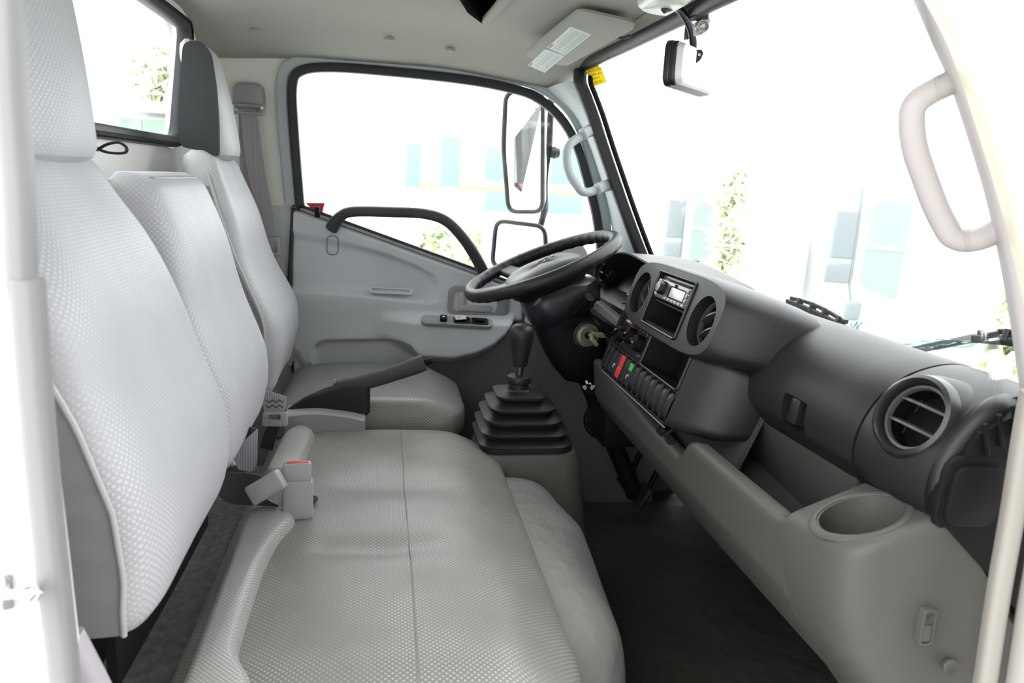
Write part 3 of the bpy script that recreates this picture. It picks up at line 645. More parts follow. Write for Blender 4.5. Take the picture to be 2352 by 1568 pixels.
tiers = [(.245, .425, 0), (.247, .440, .001), (.226, .446, .002), (.205, .452, .003), (.226, .464, .005), (.232, .470, .005), (.192, .478, .006), (.176, .483, .006), (.205, .496, .008), (.208, .502, .008), (.160, .509, .007), (.142, .513, .007), (.172, .524, .007), (.175, .530, .007), (.120, .535, .005), (.104, .540, .004), (.128, .550, .004), (.130, .556, .003), (.060, .562, .001), (.054, .566, 0)]
part('boot', loft([tier(w, z, d) for w, z, d in tiers]), RUB, gl_, 'stepped rubber boot')
gt = Matrix.Translation((GX - .014, GY, 0))
part('boot_collar', lathe([(.026, .560), (.026, .578), (.032, .582), (.0335, .590), (.031, .598), (.024, .601), (.012, .601)], gt, 28), RUB, gl_)
part('shaft', lathe([(.0105, .585), (.0105, .630)], gt, 20), STEEL, gl_, 'dark steel shaft')
kb = part('knob', lathe([(.013, .624), (.0185, .626), (.020, .631), (.0235, .655), (.0290, .685), (.0325, .702), (.0330, .712), (.0300, .725), (.0240, .733), (.012, .7375), (0, .738)], gt, 32), RUB, gl_)
text('shift_pattern', '1 3 5', .010, frame((GX - .014, GY - .004, .7385), (1, 0, 0), (0, 1, .0)), mat('worn_print', srgb(20, 20, 22), .5), kb)

# parking brake, with the tray that it stands on
tr = (0.1203, 1.9, 0.6245)
pk = thing('parking_brake', (-.10, 1.90, .47), 'black dimpled parking brake lever lying beside the driver seat', 'brake lever')
A_ = Vector((-0.1256, 1.9, 0.5484)); B_ = Vector((0.1033, 1.9, 0.6219))
gpth_ = [A_.lerp(B_, t) + Vector((0, 0, -.006 * math.sin(t * math.pi))) for t in np.linspace(0, 1, 18)]
part('grip', tube(gpth_, rrect(.034, .042, .015, 4), up=(0, 0, 1), scale=[.95 + .12 * ss(.6, 1, t) - .06 * ss(.96, 1, t) for t in np.linspace(0, 1, 18)]), GRIPD, pk)
part('release_button', tube([B_, B_ + (B_ - A_).normalized() * .016, B_ + (B_ - A_).normalized() * .020], circ(.0085, 12), up=(0, 0, 1), scale=[1, 1, .8]), BLACK, pk)
bo = [(Vector((-0.252, 1.9, 0.4834)), .018, .014), (Vector((-0.2027, 1.9, 0.5105)), .03, .03), (Vector((-0.1532, 1.9, 0.5224)), .035, .052), (Vector((-0.1034, 1.9, 0.5225)), .036, .085), (Vector((-0.0588, 1.9, 0.5214)), .034, .095), (Vector((-0.0431, 1.9, 0.5226)), .030, .086), (Vector((-0.0364, 1.9, 0.5226)), .018, .070)]
part('boot', loft([[c + Vector((a * 0 + .0, a, b)) for a, b in rrect(w, h, min(w, h) * .3, 4)] for c, w, h in bo]), RUB, pk, 'black leather-like lever boot')
part('hinge_pin', lathe([(.0, -.002), (.004, -.002), (.004, .006), (.0, .006)], frame(tuple(A_ + Vector((.0, -.012, .022))), (1, 0, 0), (0, 1, 0)), 12), CHROME, pk)
tp = [Vector(p) for p in smooth_path([(-0.2467, 1.86, 0.4941), (-0.1771, 1.86, 0.5009), (-0.1011, 1.86, 0.4938), (-0.0484, 1.86, 0.482)], 16)]
solo('brake_tray', loft([[(p.x, 1.855, .36), (p.x, 1.845, p.z - .004), (p.x, 1.850, p.z), (p.x, 1.925, p.z + .002), (p.x, 1.93, .36)] for p in tp]), BELTP, 'pale grey plastic shield beside the parking brake', 'trim')

# ------------------------------------------------------------------ belts
sb = thing('shoulder_belt', (-.40, 2.43, .45), "grey shoulder belt hanging from the pillar behind the driver's seat", 'seat belt')
ac = Vector((-0.4156, 2.425, 1.2931))
part('anchor_cover', loft([[(ac.x + x * s, 2.45 - d, ac.z + .012 + z * s2) for x, z in rrect(.092, .088, .03, 6)] for d, s, s2 in ((0, 1, 1), (.02, .98, .96), (.032, .9, .86), (.036, .78, .7))]), BELTP, sb)
part('guide_ring', tube(fillet([(ac.x + x, 2.408, ac.z + z) for x, z in ((-.046, -.014), (.046, -.014), (.046, -.036), (-.046, -.036))], .008, 4, True), rrect(.009, .016, .004), up=(0, 1, 0), closed=True), BELTP, sb)
for s in (-1, 1): part('ring_bolt', lathe([(0, .0), (.006, .0), (.006, .012), (0, .014)], frame((ac.x + s * .042, 2.408, ac.z - .018), (1, 0, 0), (0, 0, 1)), 12), CHROME, sb)
def ribbon(L, R, t=(0, .002, 0), n=24):
    L = smooth_path(L, n); R = smooth_path(R, n); k = min(len(L), len(R)) - 1
    return slab(lambda u, v: L[int(round(u * k))].lerp(R[int(round(u * k))], v), k, 4, t)
part('webbing', ribbon([(-0.4385, 2.41, 1.2678), (-0.4163, 2.4, 1.0785), (-0.3906, 2.4, 0.9754), (-0.3655, 2.4, 0.8766)], [(-0.3911, 2.41, 1.2709), (-0.3656, 2.4, 1.0811), (-0.3482, 2.4, 0.9773), (-0.3382, 2.4, 0.8817)]), WEB, sb)
part('webbing', ribbon([(-0.4432, 2.42, 1.2532), (-0.4436, 2.425, 1.077), (-0.4253, 2.43, 0.919), (-0.3895, 2.43, 0.7564), (-0.3389, 2.43, 0.5881), (-0.2719, 2.43, 0.4756)], [(-0.4131, 2.42, 1.2552), (-0.4104, 2.425, 1.0788), (-0.3888, 2.43, 0.9205), (-0.3646, 2.43, 0.8124), (-0.3114, 2.43, 0.6173), (-0.2581, 2.43, 0.4801)]), WEB, sb)
tg_ = Vector((-0.3534, 2.395, 0.8601))
part('latch_tongue', tube(fillet([(tg_.x + x, 2.392, tg_.z + z) for x, z in ((-.022, .022), (.022, .026), (.024, -.018), (-.018, -.024))], .008, 4, True), rrect(.014, .014, .005), up=(0, 1, 0), closed=True), BELTP, sb)
part('webbing', ribbon([(-0.3688, 2.393, 0.8543), (-0.3381, 2.392, 0.8176), (-0.3396, 2.4, 0.7894), (-0.318, 2.41, 0.7334)], [(-0.3323, 2.393, 0.8637), (-0.33, 2.392, 0.8315), (-0.3212, 2.4, 0.7899), (-0.3049, 2.41, 0.7227)]), WEB, sb)

fb = thing('floor_anchor', (-.28, 2.41, .47), 'small grey belt stalk poking out beside the driver cushion', 'belt stalk')
part('stalk', tube(smooth_path([(-0.3067, 2.4, 0.4829), (-0.2844, 2.4, 0.5294), (-0.2549, 2.4, 0.4863), (-0.2331, 2.4, 0.4836)], 16), rrect(.02, .008, .003), up=(0, 1, 0)), BELTP, fb)

# red-buttoned buckle standing in its slot in the bench
BK = Vector((-0.1581, 1.36, 0.4668))
BF = frame((BK.x, 1.35, BK.z - .012), (1, .10, -.0), (-.10, .12, 1))
bk = thing('belt_buckle', (BK.x, 1.36, BK.z - .01), 'upright grey belt buckle with a red button, standing in the bench cushion', 'buckle')
bb_ = part('buckle_body', join(plate(rrect(.056, .075, .006), BF @ Matrix.Translation((0, .035, 0)), -.012, .013, .004)), BELTP, bk)
bt_ = part('buckle_top', plate(rrect(.052, .036, .005), BF @ Matrix.Translation((-.001, .088, 0)), -.011, .0115, .003), BELTP, bk)
part('release_button', rbox((0, 0, 0), (1, 1, 1), 0) if 0 else xf(rbox((0, .1052, .001), (.042, .005, .014), .002), BF), RED, bk, 'red release button')
# second buckle lying on its webbing
LF = frame((-0.2108, 1.325, 0.5276), (1, .05, .62), (-.55, .30, .9))
lb = thing('centre_belt', tuple((-0.2121, 1.33, 0.4979)), 'grey belt buckle lying tilted on its webbing beside the upright buckle', 'seat belt')
part('buckle_cover', plate(rrect(.066, .038, .005), LF, -.010, .016, .005), BELTP, lb)
part('webbing', ribbon([(-0.2229, 1.34, 0.5023), (-0.1927, 1.345, 0.4818), (-0.1538, 1.35, 0.4642)], [(-0.1795, 1.34, 0.5318), (-0.1702, 1.345, 0.5076), (-0.1536, 1.35, 0.4785)]), WEB, lb)
# lap belt loops crossing the gap
lw = thing('lap_belt', tuple((-0.2811, 1.4, 0.4856)), 'folded lap belt webbing coming out of the gap behind the bench', 'seat belt')
part('webbing', ribbon([(-0.3177, 1.4, 0.538), (-0.2958, 1.4, 0.5288), (-0.2641, 1.4, 0.5248), (-0.2319, 1.38, 0.5272), (-0.1942, 1.36, 0.5191)], [(-0.3178, 1.4, 0.4864), (-0.2977, 1.4, 0.4661), (-0.2778, 1.4, 0.4602), (-0.2459, 1.38, 0.4668), (-0.1949, 1.36, 0.4713)]), WEBD, lw)
part('webbing', ribbon([(-0.3042, 1.46, 0.5412), (-0.2737, 1.46, 0.5684), (-0.2466, 1.46, 0.5937)], [(-0.2832, 1.45, 0.5118), (-0.2585, 1.45, 0.5077), (-0.2482, 1.45, 0.5223)]), WEBL, lw, 'pale ribbed fold of webbing')
part('webbing', ribbon([(-0.3206, 1.52, 0.5582), (-0.2906, 1.5, 0.5856), (-0.2508, 1.465, 0.592)], [(-0.2919, 1.5, 0.5351), (-0.2743, 1.49, 0.5537), (-0.2492, 1.465, 0.5865)]), WEBD, lw)
part('webbing_clip', tube([(-0.3018, 1.445, 0.5469), (-0.2919, 1.445, 0.5231)], rrect(.010, .008, .003), up=(0, 1, 0)), mat('clip_white', srgb(205, 205, 212), .4), lw)
# buckle on its strap between the seats
hb_ = thing('hanging_belt', tuple((-0.2601, 1.78, 0.4814)), 'stitched grey belt tab ending in a pale buckle, behind the far bench bolster', 'seat belt')
part('webbing', ribbon([(-0.2846, 1.78, 0.5804), (-0.2864, 1.775, 0.5547), (-0.284, 1.77, 0.5323), (-0.2724, 1.77, 0.5059)], [(-0.2335, 1.78, 0.5642), (-0.232, 1.775, 0.5493), (-0.2347, 1.77, 0.5289), (-0.2452, 1.77, 0.5058)]), WEB, hb_)
for k in range(2):
    part('stitching', tube([(-0.2798, 1.772, 0.5578), (-0.2719, 1.772, 0.5513), (-0.2638, 1.772, 0.5578), (-0.2558, 1.772, 0.5513), (-0.2477, 1.772, 0.5578), (-0.2397, 1.772, 0.5513)] if k == 0 else [(-0.2798, 1.77, 0.5453), (-0.2719, 1.77, 0.5388), (-0.2637, 1.77, 0.5454), (-0.2558, 1.77, 0.5388), (-0.2476, 1.77, 0.5454), (-0.2396, 1.77, 0.5388)], circ(.0012, 6), up=(0, 1, 0)), CHARC, hb_)
hc = (-0.2575, 1.765, 0.5119)
part('buckle_end', cut(plate(rrect(.058, .034, .006), frame(hc, (1, 0, .0), (0, .2, 1)), -.008, .010, .003), [plate(rrect(.028, .012, .004), frame(tuple(Vector(hc) + Vector((0, 0, .006))), (1, 0, 0), (0, .2, 1)), -.03, .03, .001)]), BELTP, hb_)
part('stalk', tube([(-0.2592, 1.775, 0.4942), (-0.2719, 1.775, 0.4665), (-0.2806, 1.775, 0.4331)], rrect(.03, .010, .004), up=(0, 1, 0)), CHARC, hb_)
part('webbing', ribbon([(-0.3245, 1.8, 0.5601), (-0.2863, 1.79, 0.572)], [(-0.3291, 1.8, 0.5359), (-0.2868, 1.79, 0.5457)]), WEBL, hb_)

# elastic loop on the rear sill
solo('strap_loop', tube(smooth_path([(-0.5661, 1.62, 1.1168), (-0.547, 1.62, 1.1288), (-0.5251, 1.62, 1.1342), (-0.5112, 1.62, 1.1258), (-0.5134, 1.62, 1.1156), (-0.532, 1.62, 1.1129), (-0.5518, 1.62, 1.1151), (-0.5658, 1.62, 1.121)], 40), rrect(.005, .009, .002, 2), up=(0, 1, 0)), mat('black_cord', srgb(40, 38, 46), .7), 'black elastic strap loop sticking up over the rear window sill', 'strap')

# ------------------------------------------------------------------ dashboard
def dprof(k=0):
    """rear-facing skin of the dashboard, top to bottom (x, z)"""
    return [(.93, .840), (.87, .862), (.83, .866), (.79, .858), (.755, .842), (.725, .815), (.704, .780), (.695, .745), (.697, .715), (.705, .700), (.74, .66), (.80, .60), (.84, .52)]
def dsec(y, off=0, bow=0):
    P = smooth_path([(x, 0, z) for x, z in dprof()], 48); R = []
    for p in P: R.append((p.x - off - bow, y, p.z + off * .4))
    return R + [(1.0, y, .50), (1.0, y, .82)]
def dashbody(y0, y1, off, k=6):
    ys = np.linspace(y0, y1, k); R = []
    for i, y in enumerate(ys):
        o = off - (.004 if i in (0, k - 1) else 0); R.append(dsec(y, o))
    return loft(R)
da = thing('dashboard', (.80, YC, .50), 'black full-width dashboard under the windscreen', 'dashboard')
part('dash_centre', dashbody(1.297, 2.335, 0), DASH, da)
gd = part('glovebox_door', cut(dashbody(.955, 1.292, .003, 12), [xf(rbox((0, 0, 0), (.075, .052, .12), .006), frame((.697, 1.118, .736), (0, -1, 0), (.1, 0, 1)))]), DASH, da, 'curved glovebox lid')
LTF = frame((.712, 1.118, .736), (0, -1, 0), (.15, 0, 1))
lt = part('glovebox_latch', xf(rbox((-.004, 0, .010), (.026, .044, .018), .003), LTF), DASHS, gd)
part('latch_recess', join(xf(rbox((0, 0, -.032), (.074, .051, .006), .002), LTF), xf(rbox((.016, 0, -.006), (.006, .046, .03), .002), LTF)), BLACK, gd)
VAx = Vector((-.90, -.12, .42)).normalized(); VC0 = Vector((0.7265, 0.868, 0.8082)) + VAx * .012
part('end_panel', cut(dashbody(.800, .951, .002), [lathe([(0, -.06), (.052, -.06), (.052, .06), (0, .06)], frame(tuple(VC0), Vector((0, 0, 1)).cross(VAx), VAx.cross(Vector((0, 0, 1)).cross(VAx))), 32)]), DASH, da)
# rounded shoulder and dark flank at the passenger end
shoulder = smooth_path([(0.7262, 0.8, 0.7007), (0.7168, 0.8, 0.7426), (0.7224, 0.8, 0.7788), (0.7452, 0.8, 0.8143), (0.7717, 0.8, 0.8407), (0.8022, 0.81, 0.8464)], 24)
part('end_shoulder', tube(shoulder, circ(.016, 12), up=(0, 1, 0)), DASH, da)
ef = part('end_flank', loft([[(x, y, z) for x, z in ((.703, .704), (.703, .745), (.74, .82), (.80, .852), (.99, .84), (.99, .42), (.805, .612))] for y in (.775, .802)]), BLACK, da)
pf = frame((0.7468, 0.772, 0.7362), (1, 0, -.02), (0, -.05, 1))
part('flank_plug', join(plate([(x, y) for x, y in rrect(.095, .105, .022, 3)], pf, -.012, -.004, .003), plate([(x, y) for x, y in rrect(.075, .085, .018, 3)], pf, -.006, .004, .004)), BLACK, ef)
for k in range(4):
    q = Vector((0.7474, 0.773, 0.8122)) + Vector((.018 * k, 0, .012 * k))
    part('flank_slot', xf(rbox((0, 0, 0), (.006, .045, .006), .002), frame(tuple(q), (1, 0, .3), (-.5, 0, 1))), BLACK, ef)

def air_vent(c, axis, up, R, fins=2, depth=.045, fin_ang=0, name='air_vent', outer=True):
    """round outlet: outer bezel ring, inner ring, dark cup and curved fins"""
    u = Vector(up).cross(Vector(axis)); F = frame(c, u, Vector(axis).cross(u))
    cup = part(name, lathe([(R * .93, .0), (R * .90, -.006), (R * .84, -depth), (0, -depth), (0, -depth - .004), (R * .90, -depth - .004), (R * .97, -.004)], F, 36, closed=True), BLACK, da, 'round black air vent')
    if outer: part('outer_ring', lathe([(R * .92, -.004), (R * .94, .005), (R * 1.0, .010), (R * 1.10, .007), (R * 1.18, -.004), (R * 1.20, -.016), (R * .98, -.016)], F, 44, closed=True), DASHS, cup)
    part('inner_ring', lathe([(R * .80, -.012), (R * .82, -.005), (R * .89, -.005), (R * .90, -.012), (R * .86, -.018)], F, 44, closed=True), VENTM, cup)
    G = F @ Matrix.Rotation(fin_ang, 4, 'Z')
    for k in range(fins):
        h = (k - (fins - 1) / 2) * R * .62; w = math.sqrt(max(1e-5, (R * .82) ** 2 - h * h))
        part('fin', slab(lambda a, b: G @ Vector((lerp(-w, w, a), h + .004 * b, -.010 + .012 * math.cos((a - .5) * 2.4) - .022 * b)), 12, 3, G.to_3x3() @ Vector((0, .0035, 0))), VENTM, cup)
        part('fin_post', xf(rbox((-R * .3, h, -.020), (.004, R * .4, .006), .001), G), BLACK, cup)
    return F
VA = Vector((-.90, -.12, .42)).normalized(); VPc = Vector((0.7265, 0.868, 0.8082)) + VA * .012
VFm = air_vent(tuple(VPc), tuple(VA), (0, 0, 1), .053, 2, fin_ang=-.05)
part('vent_pod', lathe([(.0525, -.004), (.063, -.008), (.0685, -.020), (.075, -.05), (.079, -.085), (.053, -.085)], VFm, 44, closed=True), DASH, da)

# centre stack: upper bezel with radio bay, open pocket and two vents
BZ = frame((.622, 1.555, .850), (0, -1, 0), (.32, 0, 1))        # x along the dash to the passenger, y up, z out to the seats
def bzr(w, h, r, z, dx=0, dy=0): return [BZ @ Vector((x + dx, y + dy, z)) for x, y in rrect(w, h, r, 8)]
def lens(sx, sy, z, dx=0, dy=0):
    o = []
    for i in range(48):
        c, s = sq(2 * math.pi * i / 48, .46); o.append(BZ @ Vector((sx * c + dx, sy * s + dy - .012 * c * 0, z)))
    return o
stack = loft([lens(.305, .075, -.17, .02, .015), lens(.300, .082, -.09, .012, .010), lens(.275, .086, -.03, .004, .002), lens(.262, .084, -.006), lens(.257, .080, .0)])
cut1 = loft([bzr(.205, .122, .006, z) for z in (-.10, .03)])
cv1 = lathe([(.050, -.065), (.055, .05)], BZ @ Matrix.Translation((.185, -.004, 0)), 36)
cv2 = lathe([(.050, -.065), (.055, .05)], BZ @ Matrix.Translation((-.185, -.004, 0)), 36)
cs_ = part('centre_bezel', cut(stack, [cut1, cv1, cv2]), DASH, da, 'centre panel framing radio, pocket and two vents')
part('bezel_frame', join(*[tube([BZ @ Vector((x, y, .002)) for x, y in rrect(.209, .126, .008, 4)], circ(.003, 8), up=tuple(BZ.to_3x3() @ Vector((0, 0, 1))), closed=True)]), DASHS, cs_)
part('radio_pocket', join(loft([bzr(.204, .056, .004, -.085, 0, -.032), bzr(.204, .056, .004, -.09, 0, -.032)]), loft([bzr(.204, .004, .001, -.085, 0, -.0035), bzr(.204, .004, .001, -.006, 0, -.0035)]), loft([bzr(.204, .006, .001, -.085, 0, -.058), bzr(.204, .006, .001, -.004, 0, -.058)])), BLACK, cs_, 'empty black pocket')
bx = tuple(BZ.to_3x3() @ Vector((0, 0, 1))); by = tuple(BZ.to_3x3() @ Vector((0, 1, 0)))
air_vent(tuple(BZ @ Vector((.185, -.004, -.016))), bx, by, .053, 2, depth=.03, fin_ang=.5, outer=False)
air_vent(tuple(BZ @ Vector((-.185, -.004, -.016))), bx, by, .053, 2, depth=.03, fin_ang=-.5, outer=False)
# driver's instrument hood and the outlet beyond it
HD = frame((.680, 2.03, .80), (0, -1, 0), (.10, 0, 1)); HDi = HD.inverted()
hood_o = [HDi @ Vector(p) for p in [(0.685, 2.2853, 0.7453), (0.685, 2.3079, 0.7903), (0.685, 2.234, 0.8448), (0.685, 2.1616, 0.8829), (0.685, 2.0751, 0.9103), (0.685, 1.9533, 0.918), (0.685, 1.7762, 0.9081), (0.685, 1.6031, 0.8908), (0.685, 1.5429, 0.8504), (0.685, 1.6887, 0.8016), (0.685, 1.9463, 0.7809), (0.685, 2.1864, 0.7396)]]
ho = [Vector((p.x, p.y, 0)) for p in smooth_path(hood_o, 60, True)]
hcx = sum(p.x for p in ho) / len(ho); hcy = sum(p.y for p in ho) / len(ho)
def hring(s, z, lean=0): return [HD @ Vector((lerp(hcx, p.x, s), lerp(hcy, p.y, s), z + lean * ss(.0, .10, p.y))) for p in ho]
hood = loft([hring(1.10, -.15), hring(1.06, -.06), hring(1.0, 0, .03), hring(.955, .004, .03), hring(.90, -.04), hring(.86, -.09)])
hd_ = part('instrument_hood', hood, DASH, da, 'hooded instrument binnacle')
part('instrument_glass', loft([hring(.86, -.094), hring(.86, -.088)]), mat('instrument_black', srgb(14, 14, 15), .2), hd_)
air_vent((0.6832, 2.26, 0.8388), (-.86, -.35, .36), (0, 0, 1), .040, 2, fin_ang=-.2)
part('lower_dash', loft([[(x, y, z) for x, z in ((.66, .76), (.70, .79), (.90, .80), (.90, .60), (.70, .63), (.65, .70))] for y in (1.86, 2.34)]), DASH, da)
part('instrument_reflection', loft([[Vector(p) + Vector((d, 0, 0)) for p in [(0.7, 2.2713, 0.7253), (0.7, 1.9931, 0.8182), (0.7, 1.9436, 0.8548), (0.7, 1.9181, 0.7861), (0.7, 2.0547, 0.7237)]] for d in (0, .004)]), mat('lens_reflection_pale', srgb(226, 226, 205), .5), da)  # pale plate painted as a reflection in the instrument lens
part('column_trim', tube([(0.5879, 1.99, 0.7711), (0.6496, 1.9, 0.7255)], rrect(.03, .026, .006), up=(0, 0, 1)), mat('dash_strip_grey', srgb(112, 108, 106), .4), da)

# radio
rd = thing('car_radio', tuple(BZ @ Vector((0, .03, 0))), 'silver-grey car radio with round dial and pale display, in the dash centre', 'radio')
RF = BZ @ Matrix.Translation((0, .030, -.012))
part('radio_body', join(plate(rrect(.202, .058, .004), RF, -.06, .006, .002)), DASHS, rd)
fp = part('face_plate', plate(rrect(.186, .044, .005), RF @ Matrix.Translation((0, -.005, 0)), .004, .013, .002), RADIO, rd)
part('disc_slot', plate(rrect(.150, .004, .0015), RF @ Matrix.Translation((.01, .021, 0)), .004, .0135, .0005), BLACK, rd)
part('display', plate(rrect(.078, .022, .002), RF @ Matrix.Translation((.030, -.004, .013)), -.001, .001, .0004), LCD, fp)
part('display_surround', plate(rrect(.092, .028, .003), RF @ Matrix.Translation((.026, -.004, .0125)), -.001, .0008, .0004), BLACK, fp)
dl = part('volume_dial', lathe([(.016, 0), (.016, .010), (.0145, .016), (.012, .017), (0, .016)], RF @ Matrix.Translation((-.050, -.002, .012)), 28), DASHS, rd)
part('dial_cap', lathe([(.0, .0005), (.0115, .0005), (.0115, .0015), (0, .002)], RF @ Matrix.Translation((-.050, -.002, .0285)), 24), RADIO, dl)
for k in range(4):
    part('side_key', plate(rrect(.016, .008, .001), RF @ Matrix.Translation((-.082, .012 - k * .0105, .012)), 0, .004, .001), RADIO, fp)
for k in range(6):
    part('preset_key', plate(rrect(.018, .006, .001), RF @ Matrix.Translation((-.022 + k * .0205, -.0225, .012)), 0, .004, .001), RADIO, fp)
for k in range(3):
    part('side_key', plate(rrect(.010, .009, .001), RF @ Matrix.Translation((.084, .010 - k * .0115, .012)), 0, .004, .001), RADIO, fp)
part('source_key', plate(rrect(.008, .006, .001), RF @ Matrix.Translation((.012, .0125, .012)), 0, .004, .001), BLACK, fp)

# switch console below it
CW, CH = .50, .178
CF = frame((.596, 1.615, .708), (0, -1, 0), (.34, 0, 1))
def cr(w, h, r, z, dx=0, dy=0): return [CF @ Vector((x + dx, y + dy, z)) for x, y in rrect(w, h, r, 6)]
con = loft([cr(.60, .13, .02, -.13, .035, .015), cr(.58, .16, .025, -.075, .035, .008), cr(.535, .176, .03, -.02, .010, .002), cr(CW + .006, CH, .028, -.005), cr(CW - .006, CH - .010, .024, 0)])
cpk = loft([cr(.225, .090, .008, z, .115, .034) for z in (-.09, .03)])
ccl = loft([cr(.215, .092, .008, z, -.118, .034) for z in (-.008, .03)])
csw = loft([cr(.472, .066, .010, z, 0, -.050) for z in (-.014, .03)])
sc2 = thing('switch_console', tuple(CF @ Vector((0, -.09, 0))), 'black switch console with heater knobs and a row of switches, below the radio', 'console')
part('console_body', cut(con, [cpk, ccl, csw]), DASH, sc2)
part('open_pocket', join(loft([cr(.224, .089, .007, z, .115, .034) for z in (-.088, -.084)])), BLACK, sc2, 'empty black pocket')
part('pocket_frame', tube([CF @ Vector((x + .115, y + .034, .001)) for x, y in rrect(.229, .094, .010, 5)], circ(.003, 8), up=tuple(CF.to_3x3() @ Vector((0, 0, 1))), closed=True), DASHS, sc2)
hp = part('heater_panel', loft([cr(.213, .090, .007, z, -.118, .034) for z in (-.012, -.006)]), DASHS, sc2)
for k, (dx, dy) in enumerate(((-.188, .020), (-.118, .030), (-.052, .026))):
    M_ = CF @ Matrix.Translation((dx, dy, -.006))
    kn = part('heater_knob', lathe([(.021, 0), (.021, .008), (.0185, .020), (.016, .022), (0, .022)], M_, 24), BLACK, hp)
    part('knob_grip', xf(rbox((0, 0, .024), (.034, .009, .010), .003), M_ @ Matrix.Rotation(.7 - k * .4, 4, 'Z')), BLACK, kn)
    part('knob_pointer', xf(rbox((.012, 0, .0293), (.008, .002, .001), 0), M_ @ Matrix.Rotation(.7 - k * .4, 4, 'Z')), WHITE, kn)
    if k == 0:
        part('red_scale', tube([M_ @ Vector((.026 * math.cos(a), .026 * math.sin(a), .001)) for a in np.linspace(-.9, .7, 10)], rrect(.003, .002, .0005, 2), up=tuple(CF.to_3x3() @ Vector((0, 0, 1)))), RED, hp)
for s_, dx, dy in (('0', -.142, .060), ('1', -.130, .064), ('2', -.118, .066), ('3', -.106, .063), ('4', -.094, .056), ('W', -.066, .056), ('S', -.040, .052), ('o', -.050, -.002), ('o', -.038, .000)):
    text('heater_mark', s_, .010, CF @ Matrix.Translation((dx, dy, -.0055)), WHITE, hp)
part('slide_lever', xf(rbox((-.160, .060, .002), (.026, .007, .012), .002), CF), mat('lever_silver', srgb(170, 168, 166), .35), hp)
part('red_scale', xf(rbox((-.160, .052, -.0055), (.030, .003, .001), 0), CF), RED, hp)
for k in range(13):
    x = -.2145 + k * .0358; M_ = CF @ Matrix.Translation((x, -.050, -.012))
    if k == 3: col, lab = RED, 'red hazard rocker'
    elif k < 6: col, lab = DASHS, None
    else: col, lab = DASH, None
    if k < 6:
        sw = part('rocker_switch', plate(rrect(.030, .060, .005), M_, 0, .014, .003), col, sc2, lab)
        if k == 5:
            part('green_lens', plate(rrect(.022, .018, .002), M_ @ Matrix.Translation((0, .017, .013)), 0, .002, .0006), GREEN, sw, 'green end')
        if k in (2, 3, 5):
            a = [M_ @ Vector((.006 * math.cos(t), -.008 + .006 * math.sin(t), .0146)) for t in np.linspace(0.4, 4.2, 10)]
            part('switch_symbol', tube(a, circ(.0009, 6), up=tuple(CF.to_3x3() @ Vector((0, 0, 1)))), WHITE if k != 3 else mat('faint_red', srgb(240, 120, 110), .5), sw)
    else:
        part('blank_switch', grid(lambda a, b: M_ @ Vector((lerp(-.0135, .0135, a), lerp(-.030, .030, b), .003 + .014 * (1 - (2 * b - 1) ** 4 * .75) * (1 - .35 * (2 * a - 1) ** 4))), 6, 14), DASH, sc2)
    part('switch_divider', xf(rbox((-.0179, 0, .007), (.004, .066, .014), .001), M_), DASHS, sc2)
part('chrome_edge', tube([CF @ Vector((x, -.0915 + .002 * 0, -.004)) for x in np.linspace(-.23, .235, 8)], circ(.0016, 6)), mat('console_edge_glint', srgb(150, 150, 152), .25), sc2)
hk = Vector((0.5809, 1.42, 0.609))
for k, dx in enumerate((0, .05)):
    part('bag_hook', tube(smooth_path([hk + Vector((.03, -dx, .02)), hk + Vector((.005, -dx, .01)), hk + Vector((-.008, -dx, -.004)), hk + Vector((-.004, -dx - .006, -.016)), hk + Vector((.008, -dx - .008, -.014))], 16), circ(.004, 8)), BLACK, sc2)

# long grey tray under the dash, with a cup holder at its near end
ty = thing('dash_tray', (.70, 1.4, .30), 'long warm grey tray with a cup holder along the bottom of the dashboard', 'tray')
def lipz(y): return interp(y, [.78, .934, .96, 1.18, 1.285, 1.312, 1.36, 1.55, 1.85, 1.98], [.636, .636, .624, .622, .622, .612, .566, .572, .608, .618])
def lipx(y): return interp(y, [.78, .84, .95, 1.2, 1.6, 1.98], [.598, .590, .590, .590, .590, .585])
def toff(z): return .03 * max(0, (.62 - z)) / .25 + .085 * (max(0, .515 - z) / .15) ** 1.15
def trayface(u, v):
    y = lerp(.934, 1.98, u); z1 = lipz(y); zb = interp(y, [.78, 1.4, 1.98], [.365, .365, .47])
    z = lerp(zb, z1, v); x = lipx(y) + toff(z) + interp(v, [0, .05, .93, .97, 1], [.01, 0, 0, .003, .012])
    return (x, y, z)
part('tray_face', slab(trayface, 130, 40, (.022, 0, -.004)), TRAY, ty, auto=60)
part('tray_floor', slab(lambda u, v: (lerp(.640, .90, v), lerp(.93, 1.98, u), lerp(.50, .56, v)), 20, 6, (0, 0, -.01)), TRAY, ty)
part('tray_back', slab(lambda u, v: (lerp(.76, .715, v) + .05 * (1 - v) * math.sin(u * 3), lerp(.97, 1.98, u), lerp(.50, .715, v)), 24, 8, (.012, 0, 0)), TRAY, ty)
part('tray_divider', slab(lambda u, v: (lerp(.632, .74, u), 1.30 + .0 * v, lerp(.50, lerp(.604, .52, u), v)), 8, 4, (0, .010, 0)), TRAY, ty)
part('tray_ramp', slab(lambda u, v: (lerp(.66, .735, v), lerp(1.28, 1.60, u), lerp(.51, lerp(.70, .60, u), v)), 8, 6, (.012, 0, 0)), TRAY, ty)
def cplane(x, y): return .640 + .40 * (x - .60) + .12 * (.935 - y)
